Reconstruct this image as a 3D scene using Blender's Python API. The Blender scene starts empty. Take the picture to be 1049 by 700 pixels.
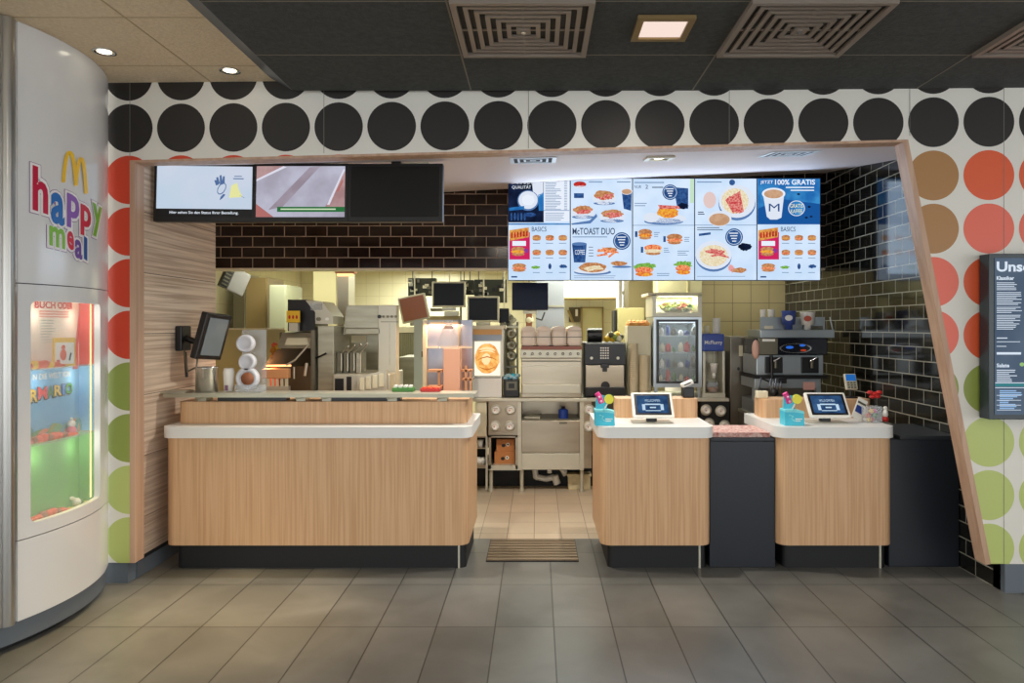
import bpy, bmesh, math, random
from mathutils import Matrix, Vector
random.seed(7)
S = bpy.context.scene
COL = S.collection
PI = math.pi
# ------------------------------------------------------------------ measuring helpers
F = 740.0; CX = 550.0; CY = 334.0; EYE = 1.55      # focal length in pixels, vanishing point, eye height
def PX(x, Y): return (x-CX)*Y/F
def PZ(y, Y): return EYE-(y-CY)*Y/F
# ------------------------------------------------------------------ colours and materials
def lin(c):
    c = c/255.0
    return c/12.92 if c <= .04045 else ((c+.055)/1.055)**2.4
def RGB(r, g, b): return (lin(r), lin(g), lin(b), 1)
MC = {}
def mat(name, col, rough=.5, metal=0, noise=None, bump=None, alpha=1, trans=0, coat=0, spec=.5):
    if name in MC: return MC[name]
    m = bpy.data.materials.new(name); m.use_nodes = True
    nt = m.node_tree; b = nt.nodes['Principled BSDF']
    b.inputs['Base Color'].default_value = RGB(*col)
    b.inputs['Roughness'].default_value = rough
    b.inputs['Metallic'].default_value = metal
    b.inputs['Specular IOR Level'].default_value = spec
    b.inputs['Transmission Weight'].default_value = trans
    b.inputs['Coat Weight'].default_value = coat
    b.inputs['Alpha'].default_value = alpha
    tc = nt.nodes.new('ShaderNodeTexCoord')
    if noise:
        sc, c2, stretch = noise
        mp = nt.nodes.new('ShaderNodeMapping'); mp.inputs['Scale'].default_value = stretch
        n = nt.nodes.new('ShaderNodeTexNoise'); n.inputs['Scale'].default_value = sc; n.inputs['Detail'].default_value = 5
        r = nt.nodes.new('ShaderNodeValToRGB')
        r.color_ramp.elements[0].position = .3; r.color_ramp.elements[1].position = .7
        r.color_ramp.elements[0].color = RGB(*col); r.color_ramp.elements[1].color = RGB(*c2)
        nt.links.new(tc.outputs['Object'], mp.inputs[0]); nt.links.new(mp.outputs[0], n.inputs['Vector'])
        nt.links.new(n.outputs['Fac'], r.inputs[0]); nt.links.new(r.outputs[0], b.inputs['Base Color'])
    if bump:
        n2 = nt.nodes.new('ShaderNodeTexNoise'); n2.inputs['Scale'].default_value = bump[0]; n2.inputs['Detail'].default_value = 4
        bp = nt.nodes.new('ShaderNodeBump'); bp.inputs['Strength'].default_value = bump[1]; bp.inputs['Distance'].default_value = .01
        nt.links.new(tc.outputs['Object'], n2.inputs['Vector']); nt.links.new(n2.outputs['Fac'], bp.inputs['Height'])
        nt.links.new(bp.outputs[0], b.inputs['Normal'])
    MC[name] = m
    return m
def emi(name, col, strength=1.0, col2=None, scale=60):
    if name in MC: return MC[name]
    m = bpy.data.materials.new(name); m.use_nodes = True
    nt = m.node_tree; nt.nodes.remove(nt.nodes['Principled BSDF'])
    e = nt.nodes.new('ShaderNodeEmission'); e.inputs[0].default_value = RGB(*col); e.inputs[1].default_value = strength
    nt.links.new(e.outputs[0], nt.nodes['Material Output'].inputs[0])
    if col2:
        tc = nt.nodes.new('ShaderNodeTexCoord'); n = nt.nodes.new('ShaderNodeTexNoise')
        n.inputs['Scale'].default_value = scale; n.inputs['Detail'].default_value = 3
        r = nt.nodes.new('ShaderNodeValToRGB')
        r.color_ramp.elements[0].position = .38; r.color_ramp.elements[1].position = .62
        r.color_ramp.elements[0].color = RGB(*col); r.color_ramp.elements[1].color = RGB(*col2)
        nt.links.new(tc.outputs['Object'], n.inputs['Vector']); nt.links.new(n.outputs['Fac'], r.inputs[0])
        nt.links.new(r.outputs[0], e.inputs[0])
    MC[name] = m
    return m
def tiles(name, c1, c2, grout, w, h, mortar, rough, axes='xz', offset=.5, shift=(0, 0), clouds=None, bump=.4):
    """tile or brick surface; axes says which object axes run along the tile's width and height"""
    m = bpy.data.materials.new(name); m.use_nodes = True
    nt = m.node_tree; b = nt.nodes['Principled BSDF']; L = nt.links
    tc = nt.nodes.new('ShaderNodeTexCoord'); sp = nt.nodes.new('ShaderNodeSeparateXYZ'); cb = nt.nodes.new('ShaderNodeCombineXYZ')
    L.new(tc.outputs['Object'], sp.inputs[0])
    ix = {'x': 0, 'y': 1, 'z': 2}
    for k in (0, 1):
        a = nt.nodes.new('ShaderNodeMath'); a.operation = 'ADD'; a.inputs[1].default_value = shift[k]
        L.new(sp.outputs[ix[axes[k]]], a.inputs[0]); L.new(a.outputs[0], cb.inputs[k])
    br = nt.nodes.new('ShaderNodeTexBrick')
    br.offset = offset; br.offset_frequency = 2; br.squash = 1
    br.inputs['Color1'].default_value = RGB(*c1); br.inputs['Color2'].default_value = RGB(*c2); br.inputs['Mortar'].default_value = RGB(*grout)
    br.inputs['Scale'].default_value = 1; br.inputs['Mortar Size'].default_value = mortar; br.inputs['Mortar Smooth'].default_value = .1
    br.inputs['Brick Width'].default_value = w; br.inputs['Row Height'].default_value = h
    L.new(cb.outputs[0], br.inputs['Vector'])
    out = br.outputs['Color']
    if clouds:
        n = nt.nodes.new('ShaderNodeTexNoise'); n.inputs['Scale'].default_value = clouds[0]; n.inputs['Detail'].default_value = 6
        n.inputs['Distortion'].default_value = .6
        L.new(tc.outputs['Object'], n.inputs['Vector'])
        r = nt.nodes.new('ShaderNodeValToRGB')
        r.color_ramp.elements[0].position = .35; r.color_ramp.elements[1].position = .68
        v = clouds[1]; r.color_ramp.elements[0].color = (v, v, v, 1); r.color_ramp.elements[1].color = (1, 1, 1, 1)
        L.new(n.outputs['Fac'], r.inputs[0])
        mx = nt.nodes.new('ShaderNodeMix'); mx.data_type = 'RGBA'; mx.blend_type = 'MULTIPLY'; mx.inputs[0].default_value = 1
        L.new(out, mx.inputs[6]); L.new(r.outputs[0], mx.inputs[7]); out = mx.outputs[2]
    L.new(out, b.inputs['Base Color'])
    b.inputs['Roughness'].default_value = rough
    bp = nt.nodes.new('ShaderNodeBump'); bp.inputs['Strength'].default_value = bump; bp.inputs['Distance'].default_value = .004; bp.invert = True
    L.new(br.outputs['Fac'], bp.inputs['Height']); L.new(bp.outputs[0], b.inputs['Normal'])
    MC[name] = m
    return m
def wood(name, c1, c2, axis, scale=1, rough=.45, seams=None):
    m = bpy.data.materials.new(name); m.use_nodes = True
    nt = m.node_tree; b = nt.nodes['Principled BSDF']; L = nt.links
    tc = nt.nodes.new('ShaderNodeTexCoord'); mp = nt.nodes.new('ShaderNodeMapping')
    s = {'z': (60, 60, 1.2), 'y': (60, 1.2, 60)}[axis]
    mp.inputs['Scale'].default_value = [k*scale for k in s]
    n = nt.nodes.new('ShaderNodeTexNoise'); n.inputs['Scale'].default_value = 1; n.inputs['Detail'].default_value = 4; n.inputs['Distortion'].default_value = .4
    r = nt.nodes.new('ShaderNodeValToRGB')
    r.color_ramp.elements[0].position = .36; r.color_ramp.elements[1].position = .62
    r.color_ramp.elements[0].color = RGB(*c1); r.color_ramp.elements[1].color = RGB(*c2)
    L.new(tc.outputs['Object'], mp.inputs[0]); L.new(mp.outputs[0], n.inputs['Vector']); L.new(n.outputs['Fac'], r.inputs[0])
    L.new(r.outputs[0], b.inputs['Base Color']); b.inputs['Roughness'].default_value = rough
    MC[name] = m
    return m
steel = mat('steel', (178, 174, 154), .34, .6, noise=(3, (154, 150, 130), (1, 1, 7)))
steel_d = mat('steel_dark', (112, 108, 92), .38, .5)
steel_l = mat('steel_light', (200, 196, 178), .42, .5)
steel_c = mat('cool_steel', (176, 184, 188), .3, .8)
steel_w = mat('warm_brushed_steel', (184, 172, 152), .3, .85, noise=(2, (168, 156, 136), (1, 1, 5)))
chrome = mat('chrome', (205, 205, 205), .15, 1)
white = mat('white_laminate', (226, 226, 222), .35)
white_p = mat('white_plastic', (232, 230, 222), .4)
cream = mat('cream_panel', (222, 214, 184), .5)
black = mat('black_plastic', (22, 22, 24), .35)
blackm = mat('black_matt', (16, 17, 19), .6)
navy = mat('dark_blue_black_laminate', (30, 35, 43), .38)
greybase = mat('grey_skirting', (98, 106, 114), .5)
glass = mat('glass', (240, 250, 250), .03, 0, alpha=.14, spec=.8)
acryl = mat('clear_acrylic', (205, 212, 216), .1, 0, alpha=.25, spec=.8)
oak = wood('oak_laminate', (198, 154, 112), (214, 174, 133), 'z', 1.3)
oak_t = wood('oak_trim', (178, 142, 116), (196, 162, 136), 'z', .4)
zebra = wood('striped_wood_panel', (176, 150, 128), (218, 198, 176), 'y', .9)
pinkdoor = mat('copper_reflecting_steel', (214, 150, 112), .35, .6)
red = mat('red_plastic', (200, 40, 36), .4)
green = mat('green_card', (70, 130, 60), .6)
yellow = mat('yellow_card', (235, 190, 40), .5)
cyan = mat('cyan_plastic', (60, 190, 215), .35)
cyan_l = mat('pale_cyan_plastic', (130, 220, 228), .35)
pink = mat('pink_plastic', (225, 60, 140), .4)
blue = mat('blue_plastic', (28, 60, 140), .4)
brown = mat('brown_plastic', (150, 92, 60), .5)
lampw = emi('lamp_white', (255, 244, 214), 6)
lampk = emi('kitchen_tube_light', (255, 252, 232), 3)
# ------------------------------------------------------------------ mesh building
FONT = {}
def glyphs(s, offset=0):
    key = (s, offset)
    if key in FONT: return FONT[key]
    cu = bpy.data.curves.new('t', 'FONT'); cu.body = s; cu.size = 1; cu.offset = offset; cu.resolution_u = 3
    o = bpy.data.objects.new('t', cu); COL.objects.link(o)
    dg = bpy.context.evaluated_depsgraph_get()
    me = bpy.data.meshes.new_from_object(o.evaluated_get(dg))
    V = [(v.co.x, v.co.y) for v in me.vertices]; P = [tuple(p.vertices) for p in me.polygons]
    bpy.data.objects.remove(o); bpy.data.curves.remove(cu); bpy.data.meshes.remove(me)
    FONT[key] = (V, P)
    return V, P
class MB:
    def __init__(s): s.V = []; s.Fc = []; s.I = []; s.Sm = []; s.mats = []; s.M = Matrix.Identity(4)
    def mi(s, m):
        if m not in s.mats: s.mats.append(m)
        return s.mats.index(m)
    def add(s, m, V, Fs, smooth=False):
        n = len(s.V); s.V += [s.M @ Vector(v) for v in V]; k = s.mi(m)
        for f in Fs: s.Fc.append([n+i for i in f]); s.I.append(k); s.Sm.append(smooth)
        return s
    def box(s, m, x0, x1, y0, y1, z0, z1, bev=0, seg=2):
        x0, x1 = sorted((x0, x1)); y0, y1 = sorted((y0, y1)); z0, z1 = sorted((z0, z1))
        V = [(x, y, z) for x in (x0, x1) for y in (y0, y1) for z in (z0, z1)]
        Fs = [(0, 1, 3, 2), (4, 6, 7, 5), (0, 4, 5, 1), (2, 3, 7, 6), (0, 2, 6, 4), (1, 5, 7, 3)]
        if bev:
            bm = bmesh.new(); vs = [bm.verts.new(v) for v in V]
            for f in Fs: bm.faces.new([vs[i] for i in f])
            bmesh.ops.bevel(bm, geom=bm.edges[:], offset=min(bev, .45*min(x1-x0, y1-y0, z1-z0)), segments=seg, affect='EDGES', profile=.5)
            bm.verts.ensure_lookup_table(); bm.verts.index_update()
            V = [v.co.copy() for v in bm.verts]; Fs = [[v.index for v in f.verts] for f in bm.faces]; bm.free()
        return s.add(m, V, Fs)
    def pb(s, m, x0, y0, x1, y1, Y, D, bev=0):
        """box whose front face at depth Y spans the measured rectangle, D deep"""
        return s.box(m, PX(x0, Y), PX(x1, Y), Y, Y+D, PZ(y1, Y), PZ(y0, Y), bev)
    def prism(s, m, poly, a0, a1, plane='xy', smooth=False):
        def P(u, v, a): return {'xy': (u, v, a), 'xz': (u, a, v), 'yz': (a, u, v)}[plane]
        n = len(poly)
        area = sum(poly[i][0]*poly[(i+1) % n][1]-poly[(i+1) % n][0]*poly[i][1] for i in range(n))
        if area < 0: poly = poly[::-1]
        if plane == 'xz': poly = poly[::-1]
        V = [P(u, v, a0) for u, v in poly]+[P(u, v, a1) for u, v in poly]
        s.add(m, V, [tuple(range(n))[::-1]]); s.add(m, V, [tuple(range(n, 2*n))])
        # caps above own separate verts; sides
        s.add(m, V, [(i, (i+1) % n, n+(i+1) % n, n+i) for i in range(n)], smooth)
        return s
    def cyl(s, m, p0, p1, r0, r1=None, seg=20, caps=True):
        r1 = r0 if r1 is None else r1
        p0 = Vector(p0); p1 = Vector(p1); d = (p1-p0).normalized()
        a = d.orthogonal().normalized(); b = d.cross(a)
        A = [p0+(a*math.cos(t)+b*math.sin(t))*r0 for t in [2*PI*i/seg for i in range(seg)]]
        B = [p1+(a*math.cos(t)+b*math.sin(t))*r1 for t in [2*PI*i/seg for i in range(seg)]]
        s.add(m, A+B, [(i, (i+1) % seg, seg+(i+1) % seg, seg+i) for i in range(seg)], True)
        if caps: s.add(m, A, [tuple(range(seg))[::-1]]); s.add(m, B, [tuple(range(seg))])
        return s
    def lathe(s, m, prof, c, seg=24, axis='z'):
        V = []
        for r, h in prof:
            for i in range(seg):
                t = 2*PI*i/seg; u = r*math.cos(t); v = r*math.sin(t)
                V.append({'z': (c[0]+u, c[1]+v, c[2]+h), 'y': (c[0]+u, c[1]-h, c[2]+v)}[axis])
        Fs = []
        for k in range(len(prof)-1):
            for i in range(seg):
                j = (i+1) % seg; Fs.append((k*seg+i, k*seg+j, (k+1)*seg+j, (k+1)*seg+i))
        return s.add(m, V, Fs, True)
    def ball(s, m, c, rx, ry=None, rz=None, seg=14, rings=8, wob=0):
        ry = ry or rx; rz = rz or rx; V = []; Fs = []
        for k in range(rings+1):
            ph = -PI/2+PI*k/rings
            for i in range(seg):
                t = 2*PI*i/seg; w = 1+wob*random.uniform(-1, 1)
                V.append((c[0]+rx*w*math.cos(ph)*math.cos(t), c[1]+ry*w*math.cos(ph)*math.sin(t), c[2]+rz*w*math.sin(ph)))
        for k in range(rings):
            for i in range(seg):
                j = (i+1) % seg; Fs.append((k*seg+i, k*seg+j, (k+1)*seg+j, (k+1)*seg+i))
        return s.add(m, V, Fs, True)
    def tube(s, m, pts, r, seg=8):
        for a, b in zip(pts, pts[1:]): s.cyl(m, a, b, r, r, seg)
        for p in pts[1:-1]: s.ball(m, p, r, seg=seg, rings=4)
        return s
    def poly(s, m, pts): return s.add(m, pts, [tuple(range(len(pts)))])
    def text(s, m, t, x0, x1, z0, z1, Y, offset=0, tilt=0):
        """flat lettering fitted to a rectangle on the plane at depth Y, facing the hall"""
        V, P = glyphs(t, offset)
        if not V: return s
        ax = min(v[0] for v in V); bx = max(v[0] for v in V); az = min(v[1] for v in V); bz = max(v[1] for v in V)
        W = []
        for v in V:
            a = (v[0]-ax)/(bx-ax); W.append((x0+(x1-x0)*a, Y, z0+(z1-z0)*(v[1]-az)/(bz-az)+tilt*a))
        return s.add(m, W, P)
    def ptext(s, m, t, x0, y0, x1, y1, Y, offset=0): return s.text(m, t, PX(x0, Y), PX(x1, Y), PZ(y1, Y), PZ(y0, Y), Y, offset)
    def ell(s, m, cx, cy, rx, ry, Y, seg=28, wob=0, a0=0, a1=2*PI):
        """flat ellipse in measured coordinates on the plane at depth Y"""
        pts = []
        for i in range(seg):
            t = a0+(a1-a0)*i/seg; w = 1+wob*random.uniform(-1, 1)
            pts.append((PX(cx+rx*w*math.cos(t), Y), Y, PZ(cy-ry*w*math.sin(t), Y)))
        return s.poly(m, pts[::1])
    def prect(s, m, x0, y0, x1, y1, Y):
        return s.poly(m, [(PX(x0, Y), Y, PZ(y1, Y)), (PX(x1, Y), Y, PZ(y1, Y)), (PX(x1, Y), Y, PZ(y0, Y)), (PX(x0, Y), Y, PZ(y0, Y))])
    def ppoly(s, m, pts, Y): return s.poly(m, [(PX(x, Y), Y, PZ(y, Y)) for x, y in pts])
def rrect(x0, x1, y0, y1, r, n=8):
    """rounded rectangle outline; r = radii for front-left, front-right, back-right, back-left"""
    P = []
    for (cx, cy, a), q in zip(((x0, y0, PI), (x1, y0, 1.5*PI), (x1, y1, 0), (x0, y1, .5*PI)), r):
        if q <= 0: P.append((cx, cy)); continue
        ox = cx+q if cx == x0 else cx-q; oy = cy+q if cy == y0 else cy-q
        for i in range(n+1):
            t = a+.5*PI*i/n; P.append((ox+q*math.cos(t), oy+q*math.sin(t)))
    return P
WM = {}
def build(name, mb, parent=None, org=None, label=None):
    V = mb.V
    if parent is None:
        if org is None:
            xs = [v.x for v in V]; ys = [v.y for v in V]; zs = [v.z for v in V]
            org = ((min(xs)+max(xs))/2, (min(ys)+max(ys))/2, min(zs))
        W = Matrix.Translation(org); loc = org
    else:
        W = WM[parent]; loc = (0, 0, 0)
    inv = W.inverted()
    me = bpy.data.meshes.new(name); me.from_pydata([inv @ v for v in V], [], mb.Fc)
    for m in mb.mats: me.materials.append(m)
    for p, i, sm in zip(me.polygons, mb.I, mb.Sm): p.material_index = i; p.use_smooth = sm
    me.update()
    o = bpy.data.objects.new(name, me); COL.objects.link(o)
    if parent is not None: o.parent = parent
    o.location = loc; WM[o] = W
    if label: o['label'] = label
    return o
def tag(o, label, cat, group=None, kind=None):
    o['label'] = label; o['category'] = cat
    if group: o['group'] = group
    if kind: o['kind'] = kind
    return o
def thing(name, label, cat, loc=(0, 0, 0), group=None, M=None):
    o = bpy.data.objects.new(name, None); COL.objects.link(o); o.empty_display_size = .1
    W = M if M is not None else Matrix.Translation(loc)
    o.matrix_world = W; WM[o] = W.copy()
    return tag(o, label, cat, group)
def solo(name, mb, label, cat, group=None, kind=None): return tag(build(name, mb), label, cat, group, kind)
def struct(name, mb, org=(0, 0, 0)):
    o = build(name, mb, None, org); o['kind'] = 'structure'; return o
def copy_thing(root, loc, label, group=None):
    r = root.copy(); COL.objects.link(r); r.location = loc; r['label'] = label
    for ch in list(root.children):
        c = ch.copy(); COL.objects.link(c); c.parent = r
        for g in list(ch.children):
            d = g.copy(); COL.objects.link(d); d.parent = c
    return r
# ================================================================== SETTING
floor_m = tiles('floor_grey_stone_tile', (124, 123, 118), (110, 110, 106), (58, 58, 56), .3025, .6095, .0035, .33, 'xy', 0,
                (-.087+.3025*40, -4.326+.6095*30), clouds=(2.2, .68), bump=.3)
kfloor_m = tiles('kitchen_floor_beige_tile', (205, 186, 160), (196, 176, 150), (150, 132, 110), .2, .3, .003, .35, 'xy', 0, (8.02, 0), clouds=(3, .9))
m = MB(); m.box(floor_m, -7, 7, -6, 5.26, -.1, 0); struct('floor', m)
m = MB(); m.box(kfloor_m, -4.2, 3.0, 5.26, 12, -.1, 0); struct('floor', m)
# dotted front wall: a portal leaning at its right jamb
def WY(X): return 4.275-.0271*X                     # the wall stands slightly askew to the floor grid
white_w = mat('white_wall_laminate', (226, 222, 212), .5)
dot_black = mat('dot_black_brown', (31, 26, 22), .5)
dot_tan = mat('dot_ochre_brown', (170, 124, 74), .4); dot_or = mat('dot_orange', (224, 92, 50), .4); dot_sal = mat('dot_salmon', (232, 108, 86), .4)
dot_gr = mat('dot_green', (146, 160, 74), .4); dot_lg = mat('dot_light_green', (186, 198, 116), .4); dot_ro = mat('dot_red_orange', (212, 66, 34), .4)
ZT = 3.2
TLX, TRX = -2.445, 2.165; BZL, BZR = 2.545, 2.638; RBX, RBZ = 2.64, .165
regs = {'top': [(-3.6, BZL-.02), (TLX, BZL), (TRX, BZR), (TRX, ZT), (-3.6, ZT)],
        'left': [(-3.6, .125), (TLX, .125), (TLX, BZL), (-3.6, BZL-.02)],
        'right': [(TRX, BZR), (RBX, RBZ), (5.2, RBZ), (5.2, ZT), (TRX, ZT)]}
def clip(poly, reg):
    out = poly; n = len(reg)
    ar = sum(reg[i][0]*reg[(i+1) % n][1]-reg[(i+1) % n][0]*reg[i][1] for i in range(n))
    R = reg if ar > 0 else reg[::-1]
    for i in range(n):
        a = R[i]; b = R[(i+1) % n]; src = out; out = []
        def side(p): return (b[0]-a[0])*(p[1]-a[1])-(b[1]-a[1])*(p[0]-a[0])
        for j in range(len(src)):
            p = src[j]; q = src[(j+1) % len(src)]; sp, sq = side(p), side(q)
            if sp >= 0: out.append(p)
            if (sp > 0 and sq < 0) or (sp < 0 and sq > 0):
                t = sp/(sp-sq); out.append((p[0]+(q[0]-p[0])*t, p[1]+(q[1]-p[1])*t))
        if not out: return []
    return out
def dotcol(c, r):
    if r <= 1: return dot_black
    if c <= 3: return [dot_ro, dot_ro, dot_ro, dot_ro, dot_gr, dot_gr, dot_lg, dot_lg, dot_lg][min(r-2, 8)]
    if c < 14: return dot_or
    if r in (2, 3): return dot_tan if c == 15 else (dot_or if r == 2 else dot_sal)
    if r in (4, 5): return dot_sal if c <= 15 else dot_or
    if r == 6: return dot_gr
    return dot_lg
m = MB()
seam = mat('panel_seam', (120, 116, 108), .6)
for nm, reg in regs.items():
    V = [(x, WY(x), z) for x, z in reg]+[(x, WY(x)+.1, z) for x, z in reg]; n = len(reg)
    if sum(reg[i][0]*reg[(i+1) % n][1]-reg[(i+1) % n][0]*reg[i][1] for i in range(n)) < 0: order = list(range(n))[::-1]
    else: order = list(range(n))
    m.add(white_w, V, [tuple(order), tuple(n+i for i in order[::-1])]+[(order[i], n+order[i], n+order[(i+1) % n], order[(i+1) % n]) for i in range(n)])
    for c in range(-4, 26):
        for r in range(0, 10):
            if nm == 'top' and r > 2: continue
            x0 = -2.452+.3176*c; z0 = 2.738-.3105*(r-1)
            pl = [(x0+.1455*math.cos(2*PI*i/48), z0+.1455*math.sin(2*PI*i/48)) for i in range(48)]
            pl = clip(pl, reg)
            if len(pl) > 2: m.poly(dotcol(c, r), [(x, WY(x)-.0012, z) for x, z in pl])
for x, z0, z1 in ((-2.445, 2.56, ZT), (-1.27, 2.58, ZT), (-.05, 2.6, ZT), (1.13, 2.62, ZT), (2.175, 2.66, ZT), (2.715, .165, ZT), (3.9, .165, ZT)):
    m.poly(seam, [(x-.0015, WY(x)-.0022, z0), (x+.0015, WY(x)-.0022, z0), (x+.0015, WY(x)-.0022, z1), (x-.0015, WY(x)-.0022, z1)])
struct('wall_front', m)
# wood edging round the portal, 10 cm deep
m = MB()
def reveal(a, b, t=.012):
    dx, dz = b[0]-a[0], b[1]-a[1]; L = math.hypot(dx, dz); nx, nz = -dz/L*t, dx/L*t
    V = []
    for (x, z) in (a, b, (b[0]+nx, b[1]+nz), (a[0]+nx, a[1]+nz)): V += [(x, WY(x)-.004, z), (x, WY(x)+.1, z)]
    m.add(oak_t, V, [(0, 1, 3, 2), (2, 3, 5, 4), (4, 5, 7, 6), (6, 7, 1, 0), (0, 2, 4, 6), (1, 7, 5, 3)])
reveal((TLX, .125), (TLX, BZL), -.03); reveal((TRX, BZR), (RBX, RBZ), -.03)
struct('trim_1', m)
m = MB()
V = []
for x, z in ((TLX, BZL), (TRX, BZR), (TRX, BZR-.014), (TLX, BZL-.014)): V += [(x, WY(x)-.003, z), (x, WY(x)+.1, z)]
m.add(oak_t, V, [(0, 1, 3, 2), (2, 3, 5, 4), (4, 5, 7, 6), (6, 7, 1, 0), (0, 2, 4, 6), (1, 7, 5, 3)])
struct('trim_2', m)
m = MB(); m.box(greybase, -3.6, -2.465, 4.352, 4.44, 0, .125); struct('baseboard_front', m)
m = MB(); m.box(greybase, 2.715, 5.2, 4.19, 4.3, 0, .165); struct('baseboard_right', m)
# left return wall in striped wood
m = MB()
hs = [.125, .36, .74, 1.12, 1.50, 1.88, 2.26, 2.66]
for a, b in zip(hs, hs[1:]): m.box(zebra, -2.53, -2.447, 4.443, 5.50, a+.003, b-.001)
m.box(blackm, -2.53, -2.452, 4.443, 5.50, .1, 2.62)
struct('wall_left', m)
m = MB(); m.box(greybase, -2.53, -2.455, 4.443, 5.50, 0, .125); struct('baseboard_left', m)
# black subway tile: header above the kitchen opening, tinted brown for its warm light, and the right side wall
tile_h = tiles('header_brown_black_tile', (44, 26, 18), (34, 20, 14), (160, 142, 124), .2, .1, .0045, .12, 'xz', .5, (8.076, .008))
tile_s = tiles('side_wall_black_tile', (28, 27, 22), (20, 20, 18), (146, 144, 130), .2, .1, .0045, .09, 'yz', .5, (.03, .0), bump=.5)
m = MB(); m.box(tile_h, -3.6, 2.713, 6.8, 6.95, 2.092, 3.1); m.box(cream, -3.6, 2.713, 6.798, 6.96, 2.074, 2.092); struct('wall_header', m)
m = MB(); m.box(tile_s, 2.715, 2.83, 4.312, 7.9, 0, 3.1); m.box(tile_s, 2.715, 2.83, 4.23, 4.312, 0, .16); struct('wall_right', m)
# soffit inside the portal, its lower face rising slightly to the right
soff = mat('soffit_paint', (232, 222, 224), .6)
def SL(x): return .075+.0125*(x-TLX) if x > TLX else .075
def SZ(x, y=4.33): return BZL+(BZR-BZL)*(x-TLX)/(TRX-TLX)+SL(x)*(y-4.33)
m = MB()
for P in ([(TLX-.09, 4.345), (2.715, 4.33), (2.715, 5.50), (TLX-.09, 5.50)], [(-3.6, 5.505), (2.715, 5.505), (2.715, 6.8), (-3.6, 6.8)]):
    n = 8; (xa, ya), (xb, _), (_, yb), _ = P
    for i in range(n):
        u0, u1 = xa+(xb-xa)*i/n, xa+(xb-xa)*(i+1)/n
        Q = [(u0, ya if ya > 5 else WY(u0)+.075), (u1, ya if ya > 5 else WY(u1)+.075), (u1, yb+.005), (u0, yb+.005)]
        V = [(x, y, SZ(x, y)) for x, y in Q]+[(x, y, SZ(x, y)+.08) for x, y in Q]
        m.add(soff, V, [(3, 2, 1, 0), (4, 5, 6, 7), (0, 1, 5, 4), (1, 2, 6, 5), (2, 3, 7, 6), (3, 0, 4, 7)])
struct('ceiling', m)
m = MB(); m.box(blackm, -3.7, 3.0, 4.4, 6.95, 3.1, 3.15); struct('ceiling', m)
m = MB(); m.box(soff, -3.7, -2.53, 5.42, 5.5, 0, 2.75); struct('wall_side', m)
# hall ceilings
ceil_b = mat('black_fibre_ceiling', (70, 73, 71), .85, noise=(38, (54, 57, 56), (1, 1, 1)), bump=(90, .5))
ceil_w = mat('beige_fibre_ceiling', (232, 214, 184), .85, noise=(60, (216, 196, 164), (1, 1, 1)), bump=(120, .4))
line_l = mat('ceiling_joint_grey', (120, 112, 98), .6); line_w = mat('ceiling_joint_beige', (186, 164, 126), .6)
m = MB()
m.box(ceil_b, -1.435, 7, -6, 4.25, 2.935, 3.2)
for k in range(-14, 1): m.box(line_l, -1.435, 7, 3.69+.61*k-.004, 3.69+.61*k+.004, 2.9338, 2.94)
for k in range(0, 6): m.box(line_l, -.387+1.3*k-.004, -.387+1.3*k+.004, -6, 4.25, 2.9336, 2.94)
struct('ceiling', m)
m = MB()
m.box(ceil_w, -6, -1.50, -6, 4.36, 3.012, 3.2)
for k in range(-14, 2): m.box(line_w, -6, -1.57, 3.42+.635*k-.004, 3.42+.635*k+.004, 3.0105, 3.02)
for k in range(-3, 1): m.box(line_w, -1.952+1.27*k-.004, -1.952+1.27*k+.004, -6, 4.36, 3.0103, 3.02)
struct('ceiling', m)
m = MB(); m.prism(mat('edge_profile', (100, 104, 108), .4, .5), [(-1.57, 3.011), (-1.436, 2.935), (-1.436, 3.011)], -6, 4.25, 'xz'); struct('trim_3', m)
# kitchen shell
kwall = tiles('kitchen_wall_cream_tile', (222, 216, 184), (218, 212, 180), (200, 192, 158), .2, .2, .0035, .3, 'xz', 0, (8, 8))
kwall_y = tiles('kitchen_side_cream_tile', (222, 216, 184), (218, 212, 180), (200, 192, 158), .2, .2, .0035, .3, 'yz', 0, (8, 8))
kwall2 = tiles('kitchen_wall_olive_tile', (190, 174, 132), (184, 168, 126), (124, 112, 82), .2, .2, .0035, .3, 'xz', 0, (8.06, 8))
m = MB(); m.box(kwall, -3.7, 1.3, 11, 11.1, 0, 2.6); struct('wall_back', m)
m = MB(); m.box(kwall2, 1.72, 2.83, 7.9, 8.0, 0, 3.1); struct('wall_back', m)
m = MB(); m.box(kwall_y, 1.72, 1.8, 8.0, 11.1, 0, 2.6); struct('wall_kitchen_right', m)
m = MB(); m.box(kwall_y, -3.7, -3.6, 5.5, 11.1, 0, 2.6); struct('wall_kitchen_left', m)
kc = mat('kitchen_ceiling', (232, 228, 200), .7)
m = MB(); m.box(kc, -3.7, 1.8, 6.96, 11.1, 2.42, 2.5); m.box(kc, 1.8, 2.715, 6.96, 7.9, 2.42, 2.5); struct('ceiling', m)
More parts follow.
